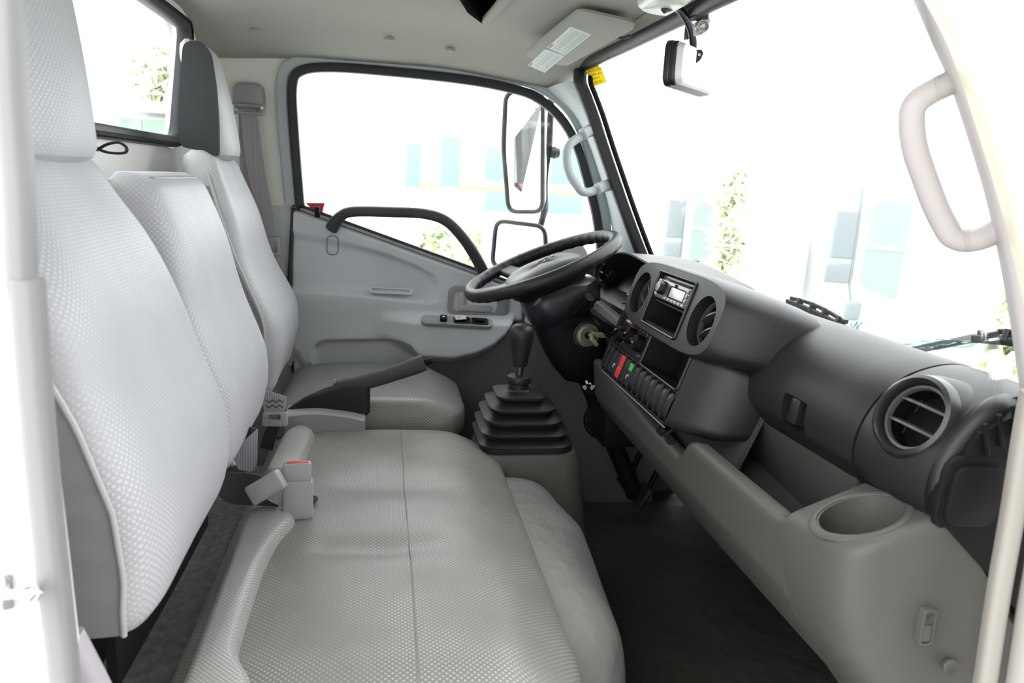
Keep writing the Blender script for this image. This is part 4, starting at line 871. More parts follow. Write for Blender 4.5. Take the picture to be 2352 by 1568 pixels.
def endsec(z, ins):
    k = toff(z); fx = min(.97, .712 + 1.05 * max(0, .668 - z))
    o = fillet([(.590 + k + ins, .936, z), (.592 + k + ins, .779 + ins, z), (fx, .777 + ins, z), (fx, .936, z)], [0.001, .075, .004, .001], 8, True)
    return [(p[0], p[1], p[2] + (cplane(p[0], p[1]) - .673) * ss(.52, .66, z)) for p in o]
top = loft([endsec(z, i) for z, i in [(.30, 0), (.34, 0), (.365, 0), (.38, 0), (.44, 0), (.50, 0), (.56, 0), (.60, 0), (.63, 0), (.655, 0), (.666, .003), (.672, .009), (.6735, .016)]])
cupc = (.655, .860)
top = cut(top, [lathe([(0, .575), (.048, .575), (.056, .76), (0, .76)], Matrix.Translation((cupc[0], cupc[1], 0)), 40)])
ch = part('cup_holder', top, TRAY, ty, 'block with a round cup well', auto=40)
cr_ = lathe([(.054, -.002), (.0555, .0025), (.060, .0035), (.064, .0015), (.065, -.002)], Matrix.Translation((cupc[0], cupc[1], 0)), 44, closed=True)
part('cup_ring', ([(x, y, z + cplane(x, y)) for x, y, z in cr_[0]], cr_[1]), TRAY, ch)
lblf = frame((0.7117, 0.772, 0.5527), (1, 0, 0), (.12, 0, 1))
lp_ = part('lock_tab', join(cut(plate(rrect(.020, .052, .005), lblf, -.01, .004, .001), [plate(rrect(.014, .046, .004), lblf, .001, .02, .0005)]), plate(rrect(.012, .024, .003), lblf @ Matrix.Translation((0, -.009, 0)), -.005, .0035, .001)), TRAY, ty)
text('tab_letter', 'F', .012, lblf @ Matrix.Translation((0, .012, .0016)), INK, lp_)
part('screw_cap', lathe([(.0, -.004), (.010, -.004), (.012, .002), (.011, .004), (.0075, .002), (0, .002)], frame((0.7595, 0.772, 0.4895), (1, 0, 0), (0, 0, 1)), 20), TRAY, ty)

# heater unit with a fan decal, low beside the column
hu = thing('heater_unit', (.66, 2.02, .38), 'black heater case with a white signal decal under the steering column', 'heater')
part('heater_case', rbox((.70, 2.04, .47), (.16, .20, .22), .015), BLACK, hu)
HQ = frame((0.5631, 1.932, 0.5558), (1, 0, 0), (0, 0, 1)) @ Matrix.Scale(.6, 4)
part('decal', join(plate([(x * 1.0 - .004, y + .012) for x, y in rrect(.010, .018, .004)], HQ @ Matrix.Rotation(.5, 4, 'Z'), -.004, .001, .0004), plate([(x + .006, y + .006) for x, y in rrect(.012, .006, .002)], HQ @ Matrix.Rotation(-.5, 4, 'Z'), -.004, .001, .0004),
     *[tube([HQ @ Vector((r * math.cos(a), r * math.sin(a), .001)) for a in np.linspace(a0, a0 + .9, 8)], circ(.0010, 6), up=(0, 1, 0)) for r in (.018, .024, .030) for a0 in (3.4, 5.2)]), WHITE, hu)
# foot-well grille
gv = Vector((0.7174, 2.26, 0.3393)); gg = thing('footwell_grille', tuple(gv), 'dark slatted grille low in the far foot well', 'grille')
GFm = frame(tuple(gv), (.8, -.3, -.5), (.3, 0, 1))
part('grille_frame', torus(.062, .004, GFm, 32, 8), BLACK, gg)
for k in range(8): part('slat', xf(rbox((0, -.049 + k * .014, 0), (2 * math.sqrt(.06 ** 2 - (-.049 + k * .014) ** 2), .005, .008), .001), GFm), DASHS, gg)
# pedals
for k, (nm, y, x, lab) in enumerate((('clutch_pedal', 2.22, .80, 'dark clutch pedal, the farther one under the steering column'), ('brake_pedal', 2.06, .80, 'dark brake pedal, the nearer one under the steering column'))):
    pt = thing(nm, (x, y, .06), lab, 'pedal')
    part('pedal_pad', xf(rbox((0, 0, 0), (.075, .075, .016), .006), frame((x, y, .16), (0, 1, 0), (.5, 0, .85))), RUB, pt)
    part('pedal_arm', tube(smooth_path([(x + .01, y, .16), (x + .06, y, .28), (x + .12, y, .42), (x + .275, y, .50)], 18), rrect(.014, .022, .004), up=(0, 1, 0)), BLACK, pt)

# ------------------------------------------------------------------ steering wheel, column, key
WT = math.radians(23.5); WC = Vector((.446, 2.10, .866))
E1 = Vector((0, -1, 0)); E2 = Vector((math.cos(WT), 0, math.sin(WT))); EN = Vector((-math.sin(WT), 0, math.cos(WT)))
def wm():
    m = Matrix.Identity(4)
    for i in range(3): m[i][0] = E2[i]; m[i][1] = -E1[i]; m[i][2] = EN[i]; m[i][3] = WC[i]
    return m
WM = wm()   # x forward-up, y to the far side, z towards the driver's face
sw = thing('steering_wheel', tuple(WC - EN * .10), 'large black steering wheel tilted almost flat, emblem on its pad', 'steering wheel')
RW_ = .224
rim = loft([[WM @ Vector(((RW_ + (.0175 + .0016 * (math.sin(a * 36) > .2) * (math.cos(b) < -.2)) * math.cos(b)) * math.cos(a), (RW_ + (.0175 + .0016 * (math.sin(a * 36) > .2) * (math.cos(b) < -.2)) * math.cos(b)) * math.sin(a), .0185 * math.sin(b) - (.0015 if (math.sin(a * 36) > .2 and math.sin(b) < -.3) else 0))) for b in [2 * math.pi * j / 20 for j in range(20)]] for a in [2 * math.pi * i / 216 for i in range(216)]], False, True)
part('rim', rim, RUB, sw, auto=70)
def padr(sx, sy, z, dx=0):
    return [WM @ Vector((sx * c + dx, sy * s, z - .012 * (abs(c) ** 3))) for c, s in (sq(2 * math.pi * i / 44, .75) for i in range(44))]
part('pad', loft([padr(.085, .07, -.075), padr(.115, .095, -.05), padr(.128, .108, -.022), padr(.124, .104, -.006), padr(.108, .088, .004), padr(.06, .05, .009), padr(.01, .01, .010)]), RUB, sw)
for a in (math.pi, 2.0, -2.0):
    w = .036 if a == math.pi else .026
    P = [WM @ Vector((r * math.cos(a), r * math.sin(a), z)) for r, z in ((.09, -.028), (.14, -.024), (.19, -.012), (.232, 0))]
    part('spoke', tube(smooth_path(P, 14), rrect(w * 2, .020, .009), up=tuple(EN), scale=[1.25 - .35 * t for t in np.linspace(0, 1, len(smooth_path(P, 14)))]), RUB, sw)
EMB = WM @ Matrix.Translation((.018, 0, .0105))
emb = [tube([EMB @ Vector((.030 * math.cos(a), .021 * math.sin(a), .0)) for a in [2 * math.pi * i / 40 for i in range(40)]], circ(.0018, 6), up=tuple(EN), closed=True)]
for s in (-1, 1):
    emb.append(tube(smooth_path([EMB @ Vector((s * .026, .009, 0)), EMB @ Vector((s * .010, .006, 0)), EMB @ Vector((s * .008, -.006, 0)), EMB @ Vector((s * .014, -.0175, 0))], 16), circ(.0018, 6), up=tuple(EN)))
emb.append(tube([EMB @ Vector((-.009, .001, 0)), EMB @ Vector((.009, -.001, 0))], circ(.0018, 6), up=tuple(EN)))
part('emblem', join(*emb), mat('emblem_grey', srgb(96, 98, 100), .3), sw, 'oval ring emblem')

stc = thing('steering_column', (.60, 2.10, .50), 'black steering column shroud running down from the wheel to the floor', 'steering column')
CM = WM
def colr(sx, sy, z, dx=0, r=.35): return [CM @ Vector((x + dx, y, z)) for x, y in rrect(2 * sx, 2 * sy, r * min(sx, sy) * 2, 6)]
part('upper_shroud', loft([colr(.055, .05, -.06), colr(.09, .085, -.068, .01), colr(.112, .095, -.085, .016), colr(.115, .097, -.115, .018), colr(.106, .09, -.15, .016), colr(.085, .075, -.165, .0), ]), mat('column_blue_black', srgb(34, 36, 42), .35), stc)
part('lower_shroud', loft([colr(.08, .068, -.135, .0), colr(.085, .072, -.18, .0), colr(.092, .075, -.24, .01), colr(.085, .072, -.30, .012), colr(.07, .06, -.345, .014), colr(.04, .04, -.37, .016)]), BLACK, stc)
part('column_tube', tube([WM @ Vector((.01, 0, -.36)), WM @ Vector((.03, 0, -.80))], circ(.028, 16)), BLACK, stc)
IG = Vector((0.5746, 2.018, 0.6771)); IGF = frame(tuple(IG), (.92, 0, .39), (-.39, -.05, .92))
ig = part('ignition_lock', lathe([(.036, -.03), (.036, -.004), (.034, .0), (.030, .0), (.028, -.003), (.022, -.002), (.020, .003), (.013, .003), (.012, -.002), (0, -.002)], IGF, 36), SILV, stc, 'pale metal ring')
part('lock_ring', lathe([(.036, -.03), (.0365, .001), (.043, .000), (.047, -.012), (.050, -.03)], IGF, 36), DASHS, stc)
part('key_slot', lathe([(0, -.001), (.009, -.001), (.009, .002), (0, .002)], IGF, 20), BLACK, ig)
ky = thing('ignition_key', tuple(IG), 'pale brass key in the ignition lock', 'key')
part('key_bow', xf(plate(rrect(.044, .020, .003), Matrix.Identity(4), -.002, .002, .0008), IGF @ Matrix.Translation((.026, -.004, .020)) @ Matrix.Rotation(-1.0, 4, 'Y') @ Matrix.Rotation(.4, 4, 'X')), KEYM, ky)
part('key_shank', tube([IGF @ Vector((.002, 0, 0)), IGF @ Vector((.012, -.002, .012))], rrect(.010, .003, .001), up=tuple(IGF.to_3x3() @ Vector((0, 0, 1)))), KEYM, ky)
part('key_fob', xf(plate(rrect(.012, .034, .003), Matrix.Identity(4), -.002, .002, .0008), IGF @ Matrix.Translation((.010, -.020, .012)) @ Matrix.Rotation(.3, 4, 'Z')), KEYM, ky)
sk = [Vector((0.5149, 2.02, 0.729)), Vector((0.5263, 1.99, 0.7498)), Vector((0.5404, 1.965, 0.7768)), Vector((0.5507, 1.945, 0.7998))]
st_ = thing('exhaust_brake_stalk', tuple(sk[0]), 'stubby black control stalk above the ignition lock', 'stalk')
part('stalk_rod', tube(sk[:3], circ(.011, 14), scale=[.9, 1, 1.1]), BLACK, st_)
part('stalk_end', tube(sk[1:], circ(.0145, 18), scale=[.95, 1, 1.0]), BLACK, st_)
bt2 = frame((0.5154, 2.022, 0.7286), (.92, 0, .39), (-.39, 0, .92))
part('stalk_gaiter', join(plate(rrect(.05, .062, .014), bt2, -.01, .004, .003), plate(rrect(.036, .046, .012), bt2, .0, .010, .003)), BLACK, st_)

# ------------------------------------------------------------------ overhead and pillar fittings
def grab(path, r, label, col, up, feet=True):
    g = thing('grab_handle', tuple(path[0]), label, 'handle', None)
    part('bar', tube(smooth_path(fillet(path, .035, 6), 60), circ(r, 14), up=up), col, g)
    return g
g1 = grab([(0.6453, 2.3, 1.2649), (0.5911, 2.265, 1.252), (0.5256, 2.235, 1.21), (0.5349, 2.235, 1.1341), (0.5823, 2.235, 1.0783), (0.6084, 2.245, 1.0767), (0.6906, 2.295, 1.1037)], .0135, 'pale grey grab handle on the far windscreen pillar', APIL, (0, 1, 0))
for a, b in (((0.6107, 2.265, 1.2634), (0.5779, 2.25, 1.2479)), ((0.676, 2.265, 1.1034), (0.6366, 2.25, 1.0885))):
    part('handle_foot', tube([Vector(a) + (Vector(a) - Vector(b)) * .25, a, b], rrect(.036, .036, .012), up=(0, 1, 0), scale=[.8, 1, .92]), APIL, g1)
g2 = grab([(0.6485, 0.8, 1.2419), (0.6267, 0.805, 1.2305), (0.596, 0.81, 1.2106), (0.6079, 0.812, 1.1665), (0.6533, 0.812, 1.0927), (0.6827, 0.81, 1.0564), (0.7099, 0.8, 1.0582), (0.736, 0.79, 1.0793)], .0145, 'blurred grey grab handle on the near windscreen pillar', NEARP, (0, 1, 0))

VC = [Vector((0.3675, 2.1518, 1.448)), Vector((0.4048, 1.6812, 1.472)), Vector((0.5419, 1.6819, 1.446)), Vector((0.4944, 2.1676, 1.432))]
vs = thing('sun_visor', tuple((VC[0] + VC[2]) / 2), 'pale grey sun visor folded up against the headliner, two labels on it', 'sun visor')
VF = frame(tuple((VC[0] + VC[1] + VC[2] + VC[3]) / 4), VC[1] - VC[0], VC[3] - VC[0])
vi = VF.inverted(); vo = [vi @ p for p in VC]; vo = [(p.x, p.y) for p in vo]
zup = -1 if (VF.to_3x3() @ Vector((0, 0, 1))).z > 0 else 1
vfl = fillet([(x, y, 0) for x, y in vo], .03, 6, True)
vcx = sum(p.x for p in vfl) / len(vfl); vcy = sum(p.y for p in vfl) / len(vfl)
def vr(s, h): return [VF @ Vector((lerp(vcx, p.x, s), lerp(vcy, p.y, s), h * zup)) for p in vfl]
vp = part('visor_panel', loft([vr(.93, -.010), vr(.985, -.007), vr(1.0, 0), vr(.985, .007), vr(.93, .010)]), CEIL, vs)
VN = VF.to_3x3() @ Vector((0, 0, zup))

def onvis(P): q = vi @ Vector(P); return (q.x, q.y)
for k, (pts, red) in enumerate((([(0.4101, 1.7737, 1.456), (0.4682, 1.7994, 1.452), (0.4607, 2.0309, 1.448), (0.4024, 1.9904, 1.45)], (.04, .20)), ([(0.4021, 2.0106, 1.45), (0.4613, 2.0382, 1.447), (0.4573, 2.2701, 1.442), (0.3969, 2.2215, 1.444)], (.03, .16)))):
    q = [Vector((*onvis(p), 0)) for p in pts]
    la = part('warning_label', loft([[VF @ Vector((p.x, p.y, zup * h)) for p in q] for h in (.009, .0112)]), LBL, vs, 'pale printed label', smooth=False)
    def lq(a, b): return q[0].lerp(q[1], a).lerp(q[3].lerp(q[2], a), b)
    def strip(a0, a1, b0, b1): return loft([[VF @ Vector((p.x, p.y, zup * h)) for p in (lq(a0, b0), lq(a1, b0), lq(a1, b1), lq(a0, b1))] for h in (.0108, .0114)])
    part('label_print', join(*[strip(.14 + i * .068, .155 + i * .068, .06, .96 - .25 * ((i * 7) % 3 == 0)) for i in range(12) if i not in (1, 7)]), mat('label_ink', srgb(130, 140, 140), .6), la, smooth=False)
    part('label_print', strip(.02, .13, .80, .97), REDP, la, 'red block', smooth=False)
    if k == 0: part('label_print', strip(.02, .13, .08, .30), PALEY, la, 'pale yellow block', smooth=False)
nt_ = Vector((0.5388, 1.779, 1.446))
part('finger_notch', tube([nt_ + Vector((-.01, .018, -.004)), nt_ + Vector((.002, 0, -.007)), nt_ + Vector((.012, -.018, -.004))], rrect(.012, .005, .002), up=(0, 0, 1)), CHARC, vs)

# lamp, mirror and bracket at the top of the windscreen
L0 = Vector((.525, 1.475, 1.464))
dlm = thing('dome_lamp', tuple(L0), 'clear ribbed dome lamp at the windscreen header, above the mirror', 'lamp')
LM = frame((L0.x, L0.y, L0.z + .008), (0, 1, .0), (1, 0, -.12))
part('lens', loft([[LM @ Vector((x * s, y * s, h)) for x, y in rrect(.165, .075, .03, 6)] for s, h in ((1, -.004), (1.0, .010), (.93, .022), (.75, .029))]), LAMP, dlm)
part('lens_rib', join(*[xf(rbox((x, .004, .026), (.003, .05, .006), .001), LM) for x in np.linspace(-.055, .055, 12)]), LAMP, dlm)['kind'] = 'stuff'
part('lamp_base', loft([[LM @ Vector((x, y, h)) for x, y in rrect(.175, .085, .03, 6)] for h in (-.016, .003)]), CEIL, dlm)
im = thing('rear_view_mirror', tuple((0.6292, 1.57, 1.3918)), 'interior mirror on a curved black arm, pale back towards the camera', 'mirror')
ma = smooth_path([(0.525, 1.48, 1.4402), (0.5512, 1.49, 1.4492), (0.5842, 1.52, 1.4417), (0.6124, 1.55, 1.4247), (0.6279, 1.57, 1.4038), (0.6292, 1.57, 1.3918)], 30)
part('mirror_arm', tube(ma, rrect(.013, .016, .006, 4), up=(1, 0, 0)), DASHS, im)
part('arm_neck', tube([(0.6288, 1.57, 1.3952), (0.6303, 1.57, 1.3815)], circ(.0045, 10)), DASHS, im)
MC = Vector((0.636, 1.585, 1.3508)); MB_ = frame(tuple(MC), (.70, .71, 0), (0, .0, 1))
# MB_ z axis points forward and to the passenger: the back of the mirror
part('mirror_back', plate(rrect(.205, .080, .018, 6), MB_, -.002, .024, .012), mat('mirror_white_back', srgb(226, 226, 232), .25, .6), im)
part('mirror_bezel', join(plate(rrect(.214, .090, .020, 6), MB_, -.016, -.003, .003), plate(rrect(.212, .087, .020, 6), MB_, -.003, .008, .003)), DASHS, im)
part('mirror_glass', plate(rrect(.204, .080, .018, 6), MB_, -.0155, -.0165, .0003), MIR, im)
br = [(0.6094, 1.55, 1.3821), (0.6369, 1.55, 1.385), (0.6415, 1.55, 1.3777), (0.6371, 1.55, 1.3653), (0.6239, 1.55, 1.354)]
part('mirror_bracket', loft([[Vector(p) + Vector((0, dy, 0)) for p in br] for dy in (-.008, .022)]), DASHS, im)
part('bracket_screw', lathe([(0, -.002), (.003, -.002), (.003, .003), (0, .003)], frame(tuple(Vector((0.6318, 1.542, 1.374))), (1, 0, 0), (0, 0, 1)), 12), CHROME, im)
dc = thing('pivot_bracket', tuple((0.6218, 1.52, 1.4375)), 'silver bracket with a round boss just right of the mirror arm', 'bracket')
pbk = [(0.6212, 1.5, 1.4475), (0.6321, 1.5, 1.4337), (0.6269, 1.5, 1.4137), (0.6168, 1.5, 1.4047), (0.6058, 1.5, 1.4038), (0.6015, 1.5, 1.4263), (0.6083, 1.5, 1.4318), (0.6189, 1.5, 1.4359)]
part('bracket_plate', loft([[Vector(p) + Vector((0, dy, 0)) for p in pbk] for dy in (0, .016)]), mat('bracket_silver', srgb(176, 178, 184), .35), dc)
part('bracket_foot', rbox(tuple(Vector((0.6074, 1.5, 1.4398))), (.030, .03, .016), .003), DASHS, dc)
DBF = frame((0.6151, 1.5, 1.4201), (1, .0, 0), (0, 0, 1))
part('boss', lathe([(.013, -.004), (.0135, .005), (.012, .0075), (.0095, .007), (.009, .003), (0, .003)], DBF, 28), SILV, dc)
part('boss_pin', lathe([(.0055, .0), (.0055, .006), (.004, .008), (0, .008)], DBF, 20), CHROME, dc)
part('back_clip', rbox(tuple(Vector((0.6252, 1.6, 1.4276))), (.008, .02, .03), .002), DASHS, dc)

# fuel sticker inside the windscreen
sk4 = [(0.5787, 2.275, 1.4356), (0.6139, 2.24, 1.4446), (0.6375, 2.235, 1.3992), (0.6026, 2.265, 1.3877)]
sk4 = [Vector(p) for p in sk4]
stick = thing('fuel_sticker', tuple((sk4[0] + sk4[2]) / 2), 'yellow fuel sticker in the far upper corner of the windscreen', 'sticker')
part('sticker_film', loft([[p + Vector((d, 0, 0)) for p in fillet(sk4, .006, 4, True)] for d in (0, .0006)]), YEL, stick, smooth=False)
sc4 = (sk4[0] + sk4[1] + sk4[2] + sk4[3]) / 4; su = (sk4[1] - sk4[0]).normalized(); svv = ((sk4[0] - sk4[3]) + (sk4[1] - sk4[2])) / 2
sw_ = (sk4[1] - sk4[0]).length
SF4 = frame(tuple(sc4 + Vector((-.0006, -.0006, 0))), su, svv)
if (SF4.to_3x3() @ Vector((0, 0, 1))).x > 0: print('sticker flipped')
hh4 = svv.length
for s_, yy, sz in (('CH\u1ec8 S\u1eec D\u1ee4NG', .32, .145), ('NHI\u00caN LI\u1ec6U', .10, .145), ('EURO-5', -.11, .145), ('0.001%S', -.335, .20)):
    text('sticker_text', s_, hh4 * sz, SF4 @ Matrix.Translation((0, yy * hh4, 0)), INK, stick)
rs = [(-0.2529, 2.446, 0.9984), (-0.1942, 2.446, 1.0011), (-0.2023, 2.446, 0.9695), (-0.2264, 2.446, 0.9725)]
part('red_sticker', loft([[Vector(p) + Vector((0, d, 0)) for p in rs] for d in (0, .002)]), LAMPR, d1, 'red tag at the rear corner of the window', smooth=False)

# door striker at the near rear pillar
so = thing('door_striker', (-0.3135, 0.63, 0.7278), 'bright metal door striker loop on the near pillar, bottom left', 'striker')
part('loop', tube(smooth_path(fillet([(-0.3263, 0.62, 0.7204), (-0.3029, 0.62, 0.7203), (-0.2859, 0.62, 0.7407), (-0.2948, 0.64, 0.7325), (-0.3065, 0.645, 0.7258), (-0.3376, 0.645, 0.7256)], .02, 5), 40), circ(.0045, 10), up=(0, 1, 0)), CHROME, so)
part('base_plate', plate(rrect(.03, .05, .008), frame((-0.3339, 0.652, 0.7187), (1, 0, 0), (0, 0, 1)), -.004, .006, .002), CHROME, so)

# ------------------------------------------------------------------ outside mirrors, wipers
def mirror(outl, name, label, extra=None):
    mo = [Vector(p) for p in outl]; c = sum(mo, Vector()) / len(mo)
    m_ = thing(name, tuple(c), label, 'mirror'); fp_ = fillet(mo, .04, 6, True)
    n_ = Vector((.55, .83, 0)).normalized()
    part('housing', loft([[p + n_ * .004 for p in fp_], [c.lerp(p, 1.02) + n_ * .015 for p in fp_], [c.lerp(p, .92) + n_ * .055 for p in fp_], [c.lerp(p, .6) + n_ * .075 for p in fp_]]), mat('mirror_housing', srgb(196, 196, 200), .4), m_)
    part('frame', tube(fp_, rrect(.016, .018, .006), up=tuple(n_), closed=True), DASHS, m_)
    part('glass', loft([[c.lerp(p, .985) + n_ * d for p in fp_] for d in (-.001, .003)]), MIR, m_, smooth=False)
    return m_, c
m1, c1 = mirror([(0.4334, 2.88, 1.4224), (0.5542, 2.78, 1.4296), (0.5793, 2.78, 0.9918), (0.4656, 2.88, 0.982), (0.4326, 2.88, 1.2357)], 'wing_mirror', "tall rectangular wing mirror outside the driver's window")
part('mirror_post', tube([(0.6037, 2.86, 1.4117), (0.6075, 2.86, 1.2451), (0.6057, 2.86, 0.9991), (0.5866, 2.86, 0.9144), (0.5861, 2.84, 0.7975), (0.6972, 2.62, 0.7622), (0.7554, 2.49, 0.7586)], circ(.013, 12)), DASHS, m1)
part('mirror_knuckle', lathe([(0, 0), (.02, .0), (.024, .012), (.018, .03), (0, .034)], frame((0.6141, 2.85, 1.2129), (0, 1, 0), (0, 0, 1)), 20), DASHS, m1)
m2, c2 = mirror([(0.4136, 2.84, 0.9487), (0.58, 2.72, 0.9404), (0.5959, 2.72, 0.7917), (0.4048, 2.84, 0.7712)], 'wide_angle_mirror', 'lower wide-angle mirror behind the steering wheel rim, outside the window')
part('mirror_bracket', tube([(0.5738, 2.8, 0.8685), (0.5861, 2.84, 0.7975)], circ(.01, 10)), DASHS, m2)
def wiper(a, b, arm, label):
    a, b = Vector(a), Vector(b)
    w = thing('wiper', tuple(a), label, 'wiper', None)
    part('blade', tube([a.lerp(b, t) + Vector((0, 0, .004 * math.sin(t * math.pi))) for t in np.linspace(0, 1, 10)], rrect(.008, .014, .003), up=(0, 0, 1)), RUB, w)
    part('blade_frame', tube([a.lerp(b, t) + Vector((.006, 0, .010 + max(0, .010 * math.sin(t * math.pi)) ** 1)) for t in np.linspace(0.04, .92, 14)], rrect(.012, .010, .003), up=(0, 0, 1)), DASHS, w)
    for t in (.2, .42, .62, .84): part('claw', tube([a.lerp(b, t) + Vector((.002, 0, .004)), a.lerp(b, t) + Vector((.006, 0, .014 + max(0, .009 * math.sin(t * math.pi))))], rrect(.012, .016, .003), up=(1, 0, 0)), DASHS, w)
    part('wiper_arm', tube([Vector(p) for p in arm], rrect(.016, .008, .003), up=(1, 0, 0)), mat('wiper_silver', srgb(150, 152, 154), .35), w)
wiper((0.985, 1.6839, 0.8419), (0.985, 1.4259, 0.8223), [(0.995, 1.5965, 0.8358), (1, 1.4612, 0.8212), (1.03, 1.3903, 0.7907)], 'windscreen wiper lying farther along the glass, in the middle of the windscreen')
wiper((0.985, 1.085, 0.8778), (0.985, 0.9305, 0.8929), [(0.995, 1.0378, 0.8868), (1, 1.0973, 0.8776), (1.03, 1.3215, 0.7957)], 'windscreen wiper nearest the camera, at the right edge of the windscreen')
def film(pts, label):
    return solo('plastic_wrap', slab(lambda u, v: Vector(pts[0]).lerp(Vector(pts[1]), u).lerp(Vector(pts[3]).lerp(Vector(pts[2]), u), v) + Vector((.004 * math.sin(u * 17 + v * 9), 0, .004 * math.sin(u * 13) * math.sin(v * 11))), 14, 8, (.001, 0, 0)), FILM, label, 'plastic film')
FILM = glassy('plastic_film', (.72, .78, .79))
film([(0.99, 1.4307, 0.8368), (0.99, 1.3856, 0.8513), (0.99, 1.4039, 0.8156), (0.99, 1.4321, 0.8037)], 'scrap of clear plastic wrap at the end of the middle wiper')
film([(0.99, 1.275, 0.838), (0.99, 1.0833, 0.8752), (0.99, 1.0857, 0.8609), (0.99, 1.2653, 0.8192)], 'strip of clear plastic wrap beside the nearest wiper')

# ------------------------------------------------------------------ the yard outside
solo('yard', slab(lambda u, v: (lerp(-50, 60, u), lerp(-40, 70, v), -1.0), 4, 4, (0, 0, -.1)), CONC, 'pale concrete yard around the truck', 'ground')['kind'] = 'structure'
bpy.data.objects['yard'].name = 'yard_ground'
def tree_truck(P0, f, s, label):
    """cab-over lorry: P0 ground corner, f along its front, s along its side"""
    F = frame(P0, f, s)
    if (F.to_3x3() @ Vector((0, 0, 1))).z < 0: up = -1
    else: up = 1
    def pt(a, b, h): return F @ Vector((a, b, h * up))
    def box(a0, a1, b0, b1, h0, h1, r=.06):
        m = rbox(((a0 + a1) / 2, (b0 + b1) / 2, (h0 + h1) / 2 * up), (a1 - a0, b1 - b0, h1 - h0), r, 3); return xf(m, F)
    t = thing('lorry', tuple(P0), label, 'lorry')
    part('cab', box(0, 1.75, 0, 1.7, .45, 2.25, .12), TRUCK, t)
    part('cargo_box', box(-.1, 1.9, 1.85, 4.2, .7, 2.7, .04), TRUCK, t)
    def win(poly, side):
        if side: return loft([[pt(-.012 + d, b, h) for b, h in fillet([(x, z, 0) for x, z in poly], .06, 4, True) for b, h in [(b.x, b.y)] ] if 0 else [pt(-.012 + d, p.x, p.y) for p in fillet([(x, z, 0) for x, z in poly], .06, 4, True)] for d in (0, .04)])
        return loft([[pt(p.x, -.012 + d, p.y) for p in fillet([(x, z, 0) for x, z in poly], .06, 4, True)] for d in (0, .04)])
    part('windscreen', win([(.12, 1.25), (1.63, 1.25), (1.60, 2.10), (.15, 2.10)], 0), TWIN, t)
    part('side_window', win([(.05, 1.22), (.42, 1.08), (.44, 2.08), (.07, 2.10)], 1), TWIN, t)
    part('window_bar', box(-.03, .01, .06, .43, 1.60, 1.63, .008), TRUCK, t)
    for b in (.75, 3.3): part('wheel', xf(lathe([(0, -.12), (.25, -.12), (.38, -.10), (.40, 0), (.38, .10), (.25, .12), (0, .12)], Matrix.Identity(4), 24), F @ Matrix.Translation((.15, b, .40 * up)) @ Matrix.Rotation(math.pi / 2, 4, 'Y')), TYRE, t)
    part('bumper', box(-.03, 1.78, -.08, .1, .35, .62, .04), TDARK, t)
    part('headlamp', box(.15, .5, -.03, .1, .70, .88, .03), LAMP, t)
    part('headlamp', box(1.25, 1.6, -.03, .1, .70, .88, .03), LAMP, t)
    part('side_mirror', box(0, .06, -.27, -.05, 1.48, 1.98, .025), TDARK, t)
    part('side_mirror', box(0, .06, -.30, -.05, 1.22, 1.43, .025), TDARK, t)
    part('mirror_arm', tube([pt(.03, -.05, 2.2), pt(.03, -.04, 1.2), pt(.0, .0, 1.0)], circ(.016, 8)), TDARK, t)
    part('blind_spot_mirror', box(-.05, .06, -.06, .10, .84, 1.06, .05), TDARK, t)
    return t
PA = (3.8459, 9.2, 0.8598)
tree_truck((PA[0], PA[1], -1.0), (.10, .995, 0), (.995, -.10, 0), 'white lorry with green-tinted windows facing the yard, seen past the far windscreen pillar')
PB = (4.8269, 7, 0.9135)
tree_truck((PB[0], PB[1], -1.0), (.38, .925, 0), (.925, -.38, 0), 'washed-out white lorry in the middle of the windscreen view')
# coach beyond the driver's window
def coach():
    Y = 16.0; a = (0.1341, 16, 1.1069)[0]; b = (4.5315, 16, 1.3345)[0] + .5
    t = thing('coach', (a + 2.5, Y + 1, -1.0), "pale coach with blue windows and a yellow stripe beyond the driver's window", 'coach')
    part('body', rbox(((a + b) / 2, Y + 1.2, .55), (b - a, 2.3, 2.6), .1, 3), TRUCK, t)
    for u0, u1, v0, v1 in ((930, 966, 330, 428), (1008, 1056, 316, 428), (1108, 1156, 340, 412), (1160, 1248, 340, 412), (1262, 1340, 345, 422)):
        p, q = PYQ(u0, v1), PYQ(u1, v0)
        part('window', rbox(((p[0] + q[0]) / 2, Y + .03, (p[2] + q[2]) / 2), (q[0] - p[0], .04, q[2] - p[2]), .015), BLUEW, t)
    p, q = PYQ(930, 404 + 40), PYQ(1345, 436)
    part('stripe', rbox(((p[0] + q[0]) / 2, Y + .035, PYQ(1100, 432)[2]), (q[0] - p[0], .03, .07), .008), YSTR, t)
    p, q = PYQ(1110, 470), PYQ(1340, 444)
    part('skirt_panel', rbox(((p[0] + q[0]) / 2, Y + .03, (p[2] + q[2]) / 2 - .08), (q[0] - p[0], .04, q[2] - p[2] + .1), .015), BLUEW, t)
    for x in (a + .9, b - 1.0): part('wheel', lathe([(0, -.14), (.28, -.14), (.42, -.11), (.44, 0), (.42, .11), (.28, .14), (0, .14)], frame((x, Y + .12, -.56), (1, 0, 0), (0, 0, 1)), 24), TYRE, t)
def PYQ(u, v):
    # nearest face of the coach, stepped out from its two ends
    u0, u1 = 905, 1375; A, B = Vector((0.1234, 15.97, 1.7202)), Vector((4.4729, 15.97, 1.9727)); C_, D_ = Vector((0.146, 15.97, 0.393)), Vector((4.5814, 15.97, 0.59))
    s = (u - u0) / (u1 - u0); w = (v - 330) / 150
    return A.lerp(B, s).lerp(C_.lerp(D_, s), w)
coach()
